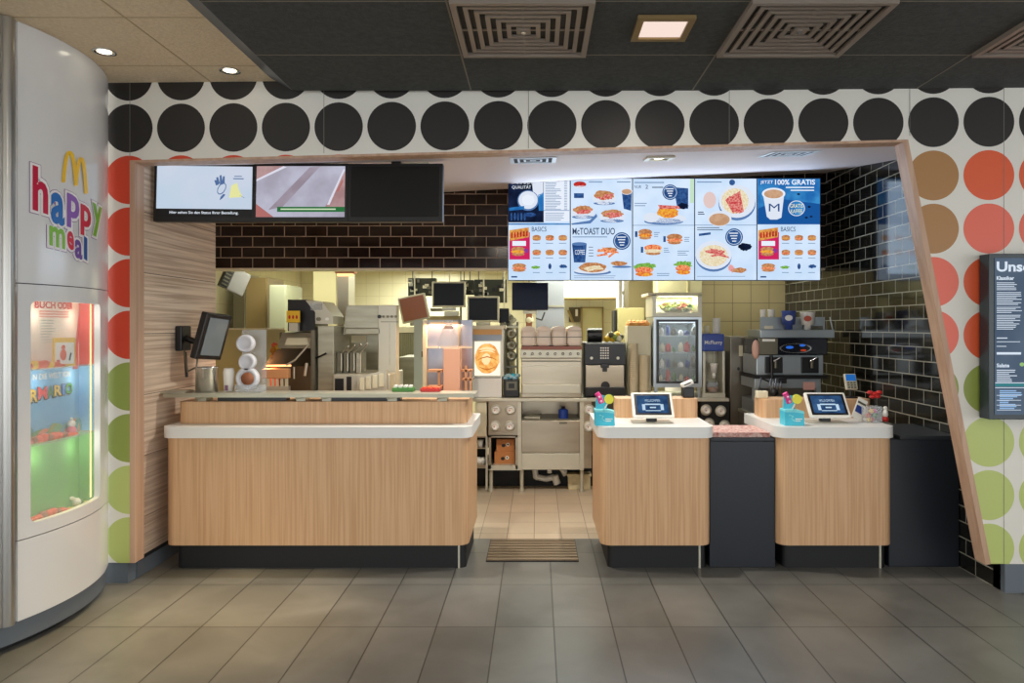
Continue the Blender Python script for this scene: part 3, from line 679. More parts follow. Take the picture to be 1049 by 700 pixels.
        for cx, cy, w in ((660, 277, 11), (700, 275, 9)):
            s.ell(salad, cx, cy-4, w, 3.4, L3, wob=.22); s.ell(tomato, cx, cy, w*.85, 3.4, L4, wob=.1); s.ell(cheese, cx, cy+4, w*.8, 2.4, L4-.0004, wob=.06)
        lines(s, txg, 673, 280, 690, 2, 2, .7); lines(s, txg, 694, 257, 706, 3, 2, .7)
    if i == 3:
        lines(s, txg, 714, 186, 740, 1, 2, 1.1); s.ell(emi('menu_beige_pink', (226, 200, 196), 1), 727, 205, 6.5, 8.5, L3); s.ell(navyE, 750, 187, 3, 3, L3)
        s.ell(shade, 755, 208.5, 19, 17.5, L2); s.ell(plate, 755, 206.5, 18.6, 16.8, L3); s.ell(porr, 753, 206, 14, 13, L3-.0003)
        for dx in (-5, 0, 5): s.ppoly(bacon, [(748+dx, 202-dx*.6), (753+dx, 198-dx*.5), (759+dx*.6, 216+dx*.2), (754+dx*.6, 219)], L4-.00003*(dx+6))
        s.ell(plate, 737, 224, 12.4, 8, L4-.0006); s.ell(coffee, 737, 225, 10.6, 6.4, L4-.0009); lines(s, tx, 715, 217, 722, 2, 2, .9); s.prect(txg, 712, 230.4, 775, 231, L2)
        lines(s, tx, 714, 233, 745, 2, 2.2, .7); s.ppoly(navyE, [(716, 239.5), (728, 238), (728, 240.4), (716, 242)], L3)
        s.ell(shade, 731, 263.5, 18.5, 15, L2); s.ell(plate, 731, 261.5, 18.5, 14.6, L3); s.ell(porr, 731, 262, 14.5, 11, L3-.0003); steak(s, 734, 259, 13, 6, 9)
        seal(s, 752, 243, 9); s.ell(bgd, 763, 253, 7, 4, L3, wob=.15); s.ell(bread, 757, 277, 8, 2.6, L3, wob=.15); s.ell(emi('menu_pink_dots', (232, 160, 160), 1), 749, 275, 3, 4, L3, wob=.3); lines(s, txg, 714, 283, 770, 1, 2, .5)
    build('picture', s, t)
area('menu_glow', (1.1, 6.24, 2.4), 2.6, .8, 14, (.62, .8, 1), (math.radians(-90), 0, 0))
# ================================================================== HANGING STATUS SCREENS
def tvpos(name, label, xl, xr, rz, on):
    Yt = 4.60; cx = PX((xl+xr)/2, Yt); W = .0+PX(xr, Yt)-PX(xl, Yt); H = .375; zt = PZ(167.6, Yt)
    Mx = Matrix.Translation((cx, Yt, zt-H)) @ Matrix.Rotation(rz, 4, 'Z') @ Matrix.Rotation(math.radians(-3), 4, 'X')
    t = thing(name, label, 'screen', M=Mx, group='screens hanging from the soffit'); h = W/2
    m = MB(); m.M = Mx; m.box(black, -h, h, -.02, .03, 0, H, .006); build('case', m, t)
    m = MB(); m.M = Mx; m.box(black, -.03, .03, 0, .03, H-.01, H+.04); build('mount', m, t)
    s = MB(); s.M = Mx
    if on is None: s.box(mat('switched_off_screen', (26, 26, 25), .3, spec=.25), -h+.022, h-.022, -.022, -.0195, .03, H-.02)
    else: on(s, -h+.02, h-.02, .03, H-.018)
    build('picture', s, t)
def status(s, x0, x1, z0, z1):
    y = -.0215; W = x1-x0; H = z1-z0
    def R(m, a, b, c, d, k=0): s.poly(m, [(x0+a*W, y-k, z0+b*H), (x0+c*W, y-k, z0+b*H), (x0+c*W, y-k, z0+d*H), (x0+a*W, y-k, z0+d*H)])
    pale = emi('status_pale_blue', (190, 208, 226), 1, (206, 212, 228), 2)
    R(pale, 0, .16, 1, 1); R(blackm, 0, 0, 1, .16)
    s.text(txw, 'Hier sehen Sie den Status Ihrer Bestellung.', x0+.14*W, x0+.86*W, z0+.045*H, z0+.115*H, y-.0006, .008)
    ink = emi('status_ink', (84, 110, 156), 1); yel = emi('status_yellow', (228, 228, 160), 1)
    def at(a, b): return (x0+a*W, y-.001, z0+b*H)
    s.poly(yel, [at(.76, .38), at(.78, .62), at(.84, .68), at(.86, .55), at(.9, .4)])
    for a in ((.62, .78, .64, .66), (.655, .82, .67, .66), (.69, .8, .69, .66), (.6, .72, .63, .64)): s.poly(ink, [at(a[0], a[1]), at(a[0]+.02, a[1]+.01), at(a[2]+.02, a[3]), at(a[2]-.01, a[3]-.02)])
    for k in range(10):
        a0 = 2*PI*k/10; a1 = 2*PI*(k+1)/10
        s.poly(ink, [at(.68+.045*math.cos(a0)+.02*math.sin(a0), .56+.12*math.sin(a0)), at(.68+.045*math.cos(a1)+.02*math.sin(a1), .56+.12*math.sin(a1)), at(.68+.036*math.cos(a1)+.02*math.sin(a1), .56+.1*math.sin(a1)), at(.68+.036*math.cos(a0)+.02*math.sin(a0), .56+.1*math.sin(a0))])
    s.poly(ink, [at(.7, .46), at(.72, .44), at(.69, .37), at(.66, .33), at(.67, .4)]); s.poly(ink, [at(.86, .44), at(.93, .37), at(.91, .4)])
    s.poly(ink, [at(.81, .8), at(.89, .8), at(.89, .815), at(.81, .815)]); s.poly(ink, [at(.8, .75), at(.91, .75), at(.91, .77), at(.8, .77)])
def trays(s, x0, x1, z0, z1):
    y = -.0215; W = x1-x0; H = z1-z0
    def at(a, b, k=0): return (x0+a*W, y-k, z0+b*H)
    g1 = emi('tray_grey_lilac', (186, 186, 204), 1, (164, 160, 176), 5); g2 = emi('tray_brown_pink', (162, 126, 128), 1, (184, 150, 150), 8); g3 = emi('tray_rose', (176, 110, 106), 1); gl = emi('tray_light', (220, 218, 232), 1)
    s.poly(g1, [at(0, 0), at(1, 0), at(1, 1), at(0, 1)])
    s.poly(g2, [at(0, .72, .0005), at(.3, 1, .0005), at(0, 1, .0005)]); s.poly(gl, [at(0, .70, .001), at(.34, .98, .001), at(.3, 1, .001), at(0, .74, .001)])
    s.poly(emi('tray_shadow', (148, 136, 148), 1, (166, 156, 170), 6), [at(.14, .14, .0005), at(.6, .98, .0005), at(.72, 1, .0005), at(.3, .2, .0005)])
    s.poly(g3, [at(0, 0, .001), at(.2, 0, .001), at(0, .26, .001)]); s.poly(g2, [at(.78, .2, .0005), at(1, .9, .0005), at(1, .2, .0005)]); s.poly(gl, [at(.8, .24, .001), at(.98, .94, .001), at(1, .94, .001), at(.83, .24, .001)])
    s.poly(g3, [at(.9, .5, .0012), at(.97, .74, .0012), at(.98, .7, .0012), at(.93, .5, .0012)])
    s.poly(emi('banner_green', (46, 110, 62), 1), [at(.24, .1, .0015), at(1, .1, .0015), at(1, .2, .0015), at(.24, .2, .0015)])
    s.poly(emi('banner_text', (206, 226, 190), 1), [at(.28, .14, .0022), at(.9, .14, .0022), at(.9, .165, .0022), at(.28, .165, .0022)])
tvpos('status_screen', 'hanging screen beside the wooden wall showing a pale order-status picture', 159.5, 261, math.radians(3.5), status)
tvpos('status_screen', 'hanging screen showing pink and grey trays with a green banner', 260, 357, 0, trays)
tvpos('status_screen', 'switched-off black hanging screen, rightmost of the three', 356, 454, math.radians(-1), None)
# ================================================================== RIGHT WALL MENU BOARD
Yw = 4.10; t = thing('wall_menu_board', 'tall dark menu display reading Unse on the dotted wall', 'screen', (2.85, 4.15, 1.02))
m = MB(); m.box(mat('board_case', (34, 48, 54), .25), PX(1013, Yw), PX(1013, Yw)+.62, Yw, 4.19, PZ(430, Yw), PZ(260, Yw), .004); build('case', m, t)
s = MB(); q = Yw-.003; sl = emi('board_slate', (98, 114, 134), .8, (84, 100, 122), 3); wt = emi('board_text', (216, 228, 242), 1)
s.prect(sl, 1019, 264.5, 1119, 425, q); s.ptext(wt, 'Unsere', 1021, 268, 1071, 278.5, q-.001, .03); s.ptext(wt, 'Klassiker', 1021, 283, 1039, 287, q-.001, .03)
y = 289.5
for grp in (5, 8, 4, 9):
    for k in range(grp): s.prect(wt, 1021, y, 1036+random.uniform(0, 11), y+.7, q-.001); y += 1.75
    y += 1.2
s.prect(wt, 1021, 346, 1032, 347, q-.001); s.prect(wt, 1021, 350, 1045, 350.6, q-.001); s.prect(wt, 1021, 354.6, 1031, 355.3, q-.001); s.prect(wt, 1021, 361, 1046, 363.4, q-.001)
s.ptext(wt, 'Salate', 1021, 372.5, 1034, 376.5, q-.001, .03)
for k in range(7): s.prect(wt, 1021, 379+1.9*k, 1033+random.uniform(0, 9), 379.8+1.9*k, q-.001)
s.prect(wt, 1019.5, 392, 1118, 392.8, q-.001); s.prect(emi('board_teal', (60, 128, 134), 1), 1019.5, 393.2, 1118, 396, q-.001); s.prect(wt, 1019.5, 397, 1118, 397.7, q-.001)
bl = emi('board_blue_text', (150, 186, 226), 1)
for k in range(10): s.prect(bl, 1024, 400+2*k, 1032+random.uniform(0, 16), 401.2+2*k, q-.001)
for k in range(4): s.prect(wt, 1021, 405+5*k, 1046, 405.5+5*k, q-.0012)
s.ell(emi('board_leaf', (150, 190, 120), 1), 1047, 373.5, 2.5, 2, q-.001)
build('picture', s, t)
# ================================================================== CURVED TOY CABINET
KX, KY, KR = -3.475, 3.80, 1.05
def hit(x, y):
    dx, dz = (x-CX)/F, (CY-y)/F; a = dx*dx+1; b = -2*(dx*KX+KY); c = KX*KX+KY*KY-KR*KR; D = b*b-4*a*c
    tt = (-b-math.sqrt(max(D, 0)))/(2*a)
    return math.atan2(tt-KY, tt*dx-KX), EYE+tt*dz
def cp(th, z, off=0): return (KX+(KR+off)*math.cos(th), KY+(KR+off)*math.sin(th), z)
T0 = hit(18, 300)[0]; T1 = math.radians(29.4)
wa, wb = hit(31.5, 400)[0], hit(102.6, 400)[0]; W0, W1 = .588, 1.672
t = thing('toy_display_cabinet', 'tall curved white cabinet with a lit toy window, left edge', 'cabinet', (-3.0, 3.8, 0))
lam = mat('glossy_white_laminate', (224, 225, 226), .16, spec=.6)
def shell(mb, m, t0, t1, z0, z1, off=0, thick=.03, n=24):
    n = max(2, int(n*(t1-t0)/.9)+1)
    for k in range(n):
        a, b = t0+(t1-t0)*k/n, t0+(t1-t0)*(k+1)/n
        V = [cp(a, z0, off), cp(b, z0, off), cp(b, z1, off), cp(a, z1, off), cp(a, z0, off-thick), cp(b, z0, off-thick), cp(b, z1, off-thick), cp(a, z1, off-thick)]
        mb.add(m, V, [(0, 1, 2, 3)], True); mb.add(m, V, [(5, 4, 7, 6), (3, 2, 6, 7), (1, 0, 4, 5)])
        if k == 0: mb.add(m, V, [(4, 0, 3, 7)])
        if k == n-1: mb.add(m, V, [(1, 5, 6, 2)])
G = .0025
m = MB(); shell(m, lam, T0, T1, 1.755+G, 3.008, n=40); build('upper_panel', m, t)
m = MB(); shell(m, lam, T0, wa, .52+G, 1.755-G); shell(m, lam, wb, T1, .52+G, 1.755-G); shell(m, lam, wa, wb, W1, 1.755-G); shell(m, lam, wa, wb, .52+G, W0)
def corner(mb, tc, zc, st, sz, r=.03):                # rounded inner corners of the window
    pts = [(tc, zc)]+[(tc+st*(r-r*math.sin(q))/KR, zc+sz*(r-r*math.cos(q))) for q in [PI/2*i/6 for i in range(7)]]
    mb.poly(lam, [cp(a, z, 0) for a, z in pts]); mb.poly(lam, [cp(a, z, -.028) for a, z in pts[::-1]])
for a, st in ((wa, 1), (wb, -1)):
    for z, sz in ((W0, 1), (W1, -1)): corner(m, a, z, st, sz)
build('door', m, t)
m = MB(); shell(m, lam, T0, T1, .135, .52-G, n=40); build('lower_panel', m, t)
m = MB(); shell(m, blackm, T0, T1, .50, .54, -.012, .01, 40); shell(m, blackm, T0, T1, 1.735, 1.775, -.012, .01, 40); build('joint_strip', m, t, label='dark joint between the panels')
m = MB(); shell(m, greybase, math.radians(-70), T1, .035, .133, -.012, n=50); shell(m, blackm, math.radians(-70), T1, 0, .04, -.06, n=50); build('base', m, t, label='grey base over a black recess')  # black toe band stands in for the shadow under the base
m = MB(); brs = mat('brushed_bronze_steel', (140, 134, 122), .28, .9, noise=(1.2, (196, 196, 194), (7, 7, .25)))
shell(m, brs, math.radians(-70), T0-.012, .135, 3.008, .004, n=50); m.cyl(brs, cp(T0-.045, .135, .0), cp(T0-.045, 3.005, .0), .028); build('metal_side', m, t, label='brushed metal side column')
m = MB(); shell(m, glass, wa-.01, wb+.01, W0-.01, W1+.01, -.031, .004); build('window_pane', m, t)
# inside of the window
def hitr(x, y, r):
    dx, dz = (x-CX)/F, (CY-y)/F; a = dx*dx+1; b = -2*(dx*KX+KY); c = KX*KX+KY*KY-r*r; D = b*b-4*a*c
    q = (-b-math.sqrt(max(D, 0)))/(2*a)
    return math.atan2(q-KY, q*dx-KX), EYE+q*dz
OFF = -.11; D0, D1 = wa-.12, wb+.02
def in_shell(m, z0, z1, off, t0=D0, t1=D1): mb = MB(); shell(mb, m, t0, t1, z0, z1, off, .005, 30); return mb
pinkw = mat('poster_pink_white', (238, 228, 214), .6, noise=(5, (242, 206, 184), (1, 1, 1))); sky = mat('backdrop_sky_blue', (96, 164, 216), .6, noise=(4, (140, 196, 230), (1, 1, 1)))
grn = mat('backdrop_green', (92, 172, 84), .6, noise=(3, (140, 196, 112), (1, 1, .3))); pred = mat('poster_red', (216, 56, 38), .5)
for z0, z1, mm, m2, lb in ((1.336, W1+.034, pinkw, pred, 'pink and white'), (.962, 1.327, sky, sky, 'sky blue'), (W0-.028, .952, grn, grn, 'green')):
    m = in_shell(mm, z0, z1, OFF)
    for a0 in (D0, D1-.004):
        V = [cp(a0+e, z, o_) for e in (0, .004) for o_ in (OFF, -.037) for z in (z0, z1)]
        m.add(m2, V, [(0, 1, 3, 2), (4, 6, 7, 5), (0, 4, 5, 1), (2, 3, 7, 6), (0, 2, 6, 4), (1, 5, 7, 3)])
    build('backdrop', m, t, label=lb+' backdrop sheet')
m = MB()
for z in (W0-.035, W1+.035): shell(m, white_p, D0, D1, z, z+.005, -.036, -OFF-.03)
build('inner_box', m, t)
for z in (1.328, .953):
    m = MB(); shell(m, acryl, D0+.006, D1-.006, z, z+.007, -.04, .068); build('glass_shelf', m, t)
m = MB(); shell(m, mat('turf_card', (150, 180, 60), .7, noise=(30, (196, 206, 90), (1, 1, 1))), D0+.006, D1-.006, W0-.028, W0-.02, -.04, .068); build('floor_card', m, t)
strip = emi('cabinet_light_strip', (255, 228, 150), 1.8)
for a in (wa-.004, wb-.004):
    m = MB(); shell(m, strip, a, a+.008, W0, W1, -.045, .006); build('light_strip', m, t)
for z, p in ((1.60, .5), (1.27, .5), (.89, .5)):
    for a in (.2, .8):
        l = bpy.data.lights.new('cabinet_lamp', 'POINT'); l.energy = p; l.color = (1, .95, .82); l.shadow_soft_size = .08
        o = bpy.data.objects.new('cabinet_lamp', l); COL.objects.link(o); o.location = Vector(cp(wa+(wb-wa)*a, z, -.06)); o.parent = t; o.matrix_parent_inverse = WM[t].inverted()
def ctext(mb, m, s, t0, t1, z0, z1, off, k=0, shear=0, zt=0):
    V, P = glyphs(s, k)
    ax = min(v[0] for v in V); bx = max(v[0] for v in V); az = min(v[1] for v in V); bz = max(v[1] for v in V)
    W = []
    for v in V:
        a = (v[0]-ax)/(bx-ax); b = (v[1]-az)/(bz-az); W.append(cp(t0+(t1-t0)*(a+shear*b), z0+(z1-z0)*b+zt*a, off))
    mb.add(m, W, P)

def at_(f): return wa+(wb-wa)*f
RB = KR+OFF
def back_text(mb, mm, ch, x0, x1, y0, y1, off, k=0):
    ta, z0 = hitr(x0, y1, RB); tb, _ = hitr(x1, y1, RB); _, z1 = hitr((x0+x1)/2, y0, RB); ctext(mb, mm, ch, ta, tb, hitr((x0+x1)/2, y1, RB)[1], z1, OFF+off, k)
def back_rect(mb, mm, x0, y0, x1, y1, off): ta, z0 = hitr(x0, y1, RB); tb, z1 = hitr(x1, y0, RB); shell(mb, mm, ta, tb, z0, z1, OFF+off, .001)
m = MB(); back_text(m, mat('print_red', (200, 50, 40), .6), 'BUCH ODER', 35, 74, 309, 316.5, .003, .04)
for k in range(3): back_rect(m, mat('faint_red', (226, 150, 130), .6), 40, 319+2.6*k, 70, 320+2.6*k, .002)
for k in range(9): back_rect(m, mat('faint_grey', (170, 176, 160), .6), 41, 328+2.8*k, 50+random.uniform(0, 7), 328.9+2.8*k, .002)
build('poster_print', m, t)
m = MB(); pl = [(74, 378), (88, 378), (88, 303), (82, 303)]; pl = [hitr(x, y, RB) for x, y in pl]; V = [cp(a, z, OFF+.008) for a, z in pl]+[cp(a, z, OFF+.004) for a, z in pl]
m.add(pred, V, [(0, 1, 2, 3), (7, 6, 5, 4), (0, 4, 5, 1), (1, 5, 6, 2), (2, 6, 7, 3), (3, 7, 4, 0)]); build('red_card', m, t)
m = MB(); lsh = mat('logo_shadow', (36, 50, 40), .5)
for ch, x0, x1, y0, y1, mm in (('R', 30, 37.5, 399, 412, yellow), ('M', 37.5, 47, 396.5, 409, mat('letter_red', (226, 40, 44), .4)), ('A', 47, 54.3, 395.5, 407, green), ('R', 54.3, 62, 394.5, 405.5, yellow), ('I', 62.6, 65.4, 393.6, 404.5, mat('letter_blue', (40, 130, 220), .4)), ('O', 65.8, 73, 392.5, 403.5, mat('letter_green', (60, 170, 60), .4))):
    back_text(m, lsh, ch, x0-.4, x1+.8, y0-.4, y1+1.4, .004, .09); back_text(m, mm, ch, x0, x1, y0, y1, .007, .03)
back_text(m, white_p, 'N DIE WELT VON', 33, 71, 382, 388, .004, .02)
build('backdrop_lettering', m, t, label='colourful lettering on the sky backdrop')
m = MB(); random.seed(3); hills = (dot_gr, mat('hill_soft_green', (120, 176, 120), .6), mat('hill_peach', (226, 150, 110), .6), mat('hill_teal', (90, 160, 160), .6))
for k in range(16):
    tc_ = at_(-.02+.062*k); w_ = .035+.03*random.random(); h_ = .035+.05*random.random()
    m.poly(hills[k % 4], [cp(tc_+w_/RB*math.cos(q), .963+h_*math.sin(q), OFF+.003+.0008*k) for q in [PI*i/14 for i in range(15)]])
build('backdrop_landscape', m, t, label='green and orange hills in front of the sky backdrop')
# toys standing in the cabinet are things of their own
def C3(f, z, off=-.07): return Vector(cp(at_(f), z, off))
th0 = at_(.5)
m = MB(); p = C3(.56, 1.337, -.075); m.M = Matrix.Translation(p) @ Matrix.Rotation(math.radians(58), 4, 'Z')
m.box(yellow, -.055, .055, 0, .02, 0, .15, .003); m.box(white_p, -.046, .046, -.003, 0, .012, .125); m.ball(dot_or, (-.008, -.004, .06), .016, .003, .03); m.ball(dot_or, (-.008, -.004, .1), .01, .003, .012)
m.tube(black, [(.022, -.004, .03), (.03, -.004, .07)], .004, 6); m.box(red, -.04, -.024, -.004, -.003, .02, .034)
solo('picture_box', m, 'small yellow-edged box with a red figure drawing on the top cabinet shelf', 'box')
def mound(f, z, w, col, col2, label, n=9, off=-.075):
    mb = MB(); c = C3(f, z, off); tx_ = Vector((-math.sin(at_(f)), math.cos(at_(f)), 0))
    for k in range(n):
        q = c+tx_*(w*(k/(n-1)-.5)); h = .008+.012*math.sin(PI*k/(n-1))+.002*(k % 2); mb.ball(col if k % 3 else col2, (q.x, q.y, z+h*.9), .02, w/n*1.3, h)
    return solo('toy', mb, label, 'toy', 'toys in the lit cabinet')
mound(.22, 1.336, .26, dot_or, yellow, 'low orange toy lying on the top cabinet shelf')
mound(.3, .961, .36, dot_or, brown, 'low orange toy track lying on the middle cabinet shelf', 12)
mound(.32, W0-.019, .24, dot_or, brown, 'orange and brown toy on the green floor of the cabinet')
m = MB(); p = C3(.68, .961, -.075); m.lathe(mat('toy_pink', (226, 120, 140), .5), [(0, 0), (.022, 0), (.026, .03), (.014, .05)], p); m.ball(white_p, p+Vector((0, 0, .062)), .02); m.ball(white_p, p+Vector((0, 0, .088)), .009)
solo('toy', m, 'small pink and white toy standing on the middle cabinet shelf', 'toy')
m = MB(); p = C3(.78, W0-.019, -.075); m.ball(white_p, p+Vector((0, 0, .022)), .024, .02, .022); m.ball(white_p, p+Vector((-.012, -.02, .045)), .012); m.ball(green, p+Vector((0, .03, .012)), .018, .018, .012)
solo('toy', m, 'small white toy on the green floor of the cabinet', 'toy')
# logo lettering on the upper panel
lg = {'crim': mat('logo_crimson', (196, 22, 66), .35), 'blue': mat('logo_blue', (30, 110, 190), .35), 'viol': mat('logo_violet', (142, 92, 186), .35), 'red': mat('logo_bright_red', (214, 30, 60), .35),
      'lime': mat('logo_lime', (130, 190, 50), .35), 'purp': mat('logo_purple', (112, 70, 160), .35), 'deep': mat('logo_deep_blue', (24, 84, 160), .35), 'gold': mat('logo_gold', (252, 204, 40), .35), 'edge': mat('logo_edge_mauve', (150, 120, 160), .4), 'back': mat('logo_white_backing', (240, 238, 240), .35)}
L = [('h', 'crim', 33, 48.5, 171, 216), ('a', 'blue', 51.5, 65.5, 197, 229), ('p', 'viol', 68, 80.5, 199, 233), ('p', 'red', 82, 92.5, 210, 241), ('y', 'lime', 94, 103.5, 209, 242),
     ('m', 'lime', 50, 66, 232, 252), ('e', 'red', 68.2, 75, 236, 254.5), ('a', 'purp', 76, 83.5, 245, 264), ('l', 'deep', 85.3, 88.6, 242, 265)]
m = MB(); b1 = MB()
def bold(mb, mm, ch, x0, x1, y0, y1, off, grow, k):
    c0 = hit((x0+x1)/2, (y0+y1)/2); ta = hit(x0, y1)[0]; tb = hit(x1, y1)[0]; z0 = hit((x0+x1)/2, y1)[1]; z1 = hit((x0+x1)/2, y0)[1]
    g = grow/KR; ctext(mb, mm, ch, ta-g, tb+g, z0-grow, z1+grow, off, k, zt=-.012)
for ch, mm, x0, x1, y0, y1 in L:
    bold(b1, lg['edge'], ch, x0, x1, y0, y1, .0012, .017, .13); bold(b1, lg['back'], ch, x0, x1, y0, y1, .0026, .0135, .11)
    bold(m, lg[mm], ch, x0, x1, y0, y1, .004, .001, .03)
# golden arches
def arch(mb, mm, xl, xr, yt, ybl, ybr, wd, off):
    A = []; n = 16
    for k in range(n+1):
        u = k/n; x = xl+(xr-xl)*u; s_ = abs(2*u-1); yb = ybl if u < .5 else ybr
        A.append((x, yt+(yb-yt)*s_**2.6))
    dense = A
    for (xa, ya), (xb_, yb_) in zip(dense, dense[1:]):
        dx, dy = xb_-xa, yb_-ya; l = math.hypot(dx, dy); nx, ny = -dy/l*wd, dx/l*wd*.9
        q = [hit(xa+nx, ya+ny), hit(xb_+nx, yb_+ny), hit(xb_-nx, yb_-ny), hit(xa-nx, ya-ny)]
        mb.poly(mm, [cp(a, z, off) for a, z in q])
        mb.poly(mm, [cp(a, z, off) for a, z in [hit(xb_+1.0*wd*math.cos(r_), yb_+wd*math.sin(r_)) for r_ in [2*PI*i/10 for i in range(10)]]])
arch(m, lg['gold'], 64, 77, 156.5, 187, 189, 1.9, .005); arch(m, lg['gold'], 77, 87, 163, 188, 197, 1.9, .006)
build('logo_backing', b1, t, label='white and mauve outline behind the lettering'); build('logo', m, t, label='colourful rounded lettering under two yellow arches')
# ================================================================== KITCHEN: benches
def legs(t, xs, ys, z1, mm=steel, r=.02):
    for x in xs:
        for y in ys: m = MB(); m.cyl(mm, (x, y, 0), (x, y, z1), r, seg=12); m.cyl(mm, (x, y, 0), (x, y, .04), r*.7, r*.7, seg=12); build('leg', m, t)
t = thing('steel_bench', 'long steel bench behind the left counter, under the frying equipment', 'kitchen bench', (-1.7, 6.2, 0))
m = MB(); m.box(steel, -2.95, -.62, 5.9, 6.9, .86, .9, .005); build('worktop', m, t)
m = MB(); m.box(steel, -2.9, -.66, 5.95, 6.85, .3, .33); build('lower_shelf', m, t); legs(t, (-2.88, -1.7, -.7), (5.96, 6.82), .86)
YB = 6.7; ZB = .88
t = drinks_bench = thing('drinks_bench', 'steel bench with cup holders and drawers under the drinks machines', 'kitchen bench', (.6, 7.0, 0))
m = MB(); m.box(steel_l, -.6, 1.78, YB-.02, YB+.75, ZB-.03, ZB, .004); build('worktop', m, t)
m = MB(); m.pb(steel_w, 500.5, 411, 530.5, 447, YB, .55); build('cup_panel', m, t)
m = MB(); m.pb(cream, 487, 411, 498.5, 447, YB, .5); build('side_panel', m, t, label='cream side panel')
cupw = mat('paper_cup_white', (236, 232, 224), .5); cupp = mat('cup_print_red', (190, 90, 70), .6)
def cuptube(x, y, Y, par):
    m = MB(); X, Z = PX(x, Y), PZ(y, Y); m.lathe(steel_l, [(.046, 0), (.052, .012), (.04, .016), (.038, 0)], (X, Y-.001, Z), axis='y'); e = build('cup_holder', m, par)
    m = MB(); m.lathe(cupw, [(.0, .05), (.026, .05), (.027, .054), (.036, .02), (.038, .0)], (X, Y-.002, Z), axis='y'); m.cyl(cupp, (X-.008, Y-.054, Z), (X-.008, Y-.0535, Z), .006, seg=10); build('paper_cup', m, e, label='white paper cup end')
for x, y in ((508, 420), (523, 420), (507.5, 436.5), (522.5, 436.5)): cuptube(x, y, YB, t)
m = MB(); q = YB
m.pb(steel_w, 500.5, 447, 503, 481, q, .5); m.pb(steel_w, 528, 447, 530.5, 481, q, .5); m.pb(steel_l, 500.5, 477, 530.5, 482, q, .5); m.pb(blackm, 503, 447, 528, 477, q+.45, .02); m.pb(steel_w, 500.5, 446, 530.5, 448.5, q, .5); build('open_niche', m, t)
m = MB(); m.pb(steel_l, 530.5, 411, 534, 482, q, .5); m.pb(steel_l, 594, 411, 598, 482, q, .5); m.pb(steel_l, 534, 409, 594, 412, q, .5); build('frame', m, t)
m = MB(); m.pb(steel_w, 534, 431, 594, 464, q, .03, .004); m.pb(steel_d, 573, 432.5, 581, 434.5, q-.003, .003); build('flap', m, t)
m = MB(); m.pb(steel_l, 534, 464.6, 594, 481.5, q-.006, .04, .004); build('drawer_front', m, t)
m = MB(); m.pb(steel_w, 534, 412, 594, 431, q+.42, .02); m.pb(steel_d, 534, 429.5, 594, 431.5, q+.03, .4); build('open_shelf', m, t)
m = MB(); m.pb(steel_w, 598, 411, 606, 480, q, .4); build('cup_panel', m, t); cuptube(603.5, 420, YB, t); cuptube(603, 437, YB, t)
m = MB(); m.pb(blackm, 719, 411, 747, 448, q, .5); m.pb(steel_d, 606, 411, 719, 470, q+.3, .1); build('cup_panel', m, t, label='black cup holder panel')
for x, y in ((723, 420), (738, 421), (726, 434), (742, 436)): cuptube(x, y, YB, t)
for x in (503, 534.5, 596, 640, 700, 742):
    m = MB(); X = PX(x, YB+.04); m.cyl(steel_l, (X, YB+.05, 0), (X, YB+.05, PZ(480, YB)), .018, seg=12); m.cyl(steel_l, (X, YB+.05, 0), (X, YB+.05, .03), .024, seg=12); build('leg', m, t)
m = MB(); m.tube(white_p, [(PX(547, 6.9), 6.93, .22), (PX(549, 6.9), 6.93, .1), (PX(560, 6.9), 6.93, .08), (PX(568, 6.9), 6.93, .1)], .028); m.cyl(white_p, (PX(563, 6.9), 6.92, .22), (PX(563, 6.9), 6.92, .14), .022); m.cyl(white_p, (PX(568, 6.9), 6.9, .12), (PX(571, 6.9), 6.9, .04), .035)
m.tube(white_p, [(PX(575, 6.9), 6.93, .2), (PX(580, 6.9), 6.93, .12)], .03); build('drain_pipe', m, t, label='pale plastic drain pipe')
m = MB(); m.box(blackm, -.6, 1.78, 7.42, 7.47, .3, .85); m.box(blackm, -.6, 1.78, 6.99, 7.02, .001, .3); build('rear_panel', m, t, label='black rear panel')  # low black sheet added to give the dark under the bench
m = MB(); m.box(brown, PX(506.5, 6.78), PX(527, 6.78), 6.78, 7.0, PZ(476.5, 6.78), PZ(463, 6.78), .004); m.ball(black, (PX(516, 6.77), 6.777, PZ(470, 6.78)), .014, .004, .01); m.ball(cupw, (PX(520, 6.77), 6.777, PZ(470, 6.78)), .012, .004, .01)
tan = mat('kraft_carton', (186, 120, 66), .7)
def carton(x0, y0, x1, y1, label):
    t = thing('kraft_carton', label, 'box', (PX((x0+x1)/2, 6.78), 6.86, PZ(y1, 6.78)), 'brown cartons in the bench niche')
    m = MB(); m.pb(tan, x0, y0, x1, y1, 6.78, .16, .004); build('body', m, t)
    m = MB(); m.ell(black, (x0+x1)/2-2, (y0+y1)/2, 2, 1.8, 6.779); m.ell(cupw, (x0+x1)/2+2.5, (y0+y1)/2-1, 1.8, 1.8, 6.779); m.ell(black, (x0+x1)/2+2.5, (y0+y1)/2-1, .9, .9, 6.7785); build('print', m, t)
carton(506.5, 463.2, 527.5, 476.8, 'lower brown carton in the bench niche'); carton(508.5, 450.2, 527, 463, 'upper brown carton in the bench niche')
m = MB(); m.pb(mat('beige_plastic_box', (214, 200, 158), .5), 582, 487, 605, 502, 6.84, .12, .01); m.pb(MC['beige_plastic_box'], 581, 486, 606, 488.5, 6.83, .14, .003)
solo('floor_box', m, 'beige box on the floor under the steel bench', 'box')
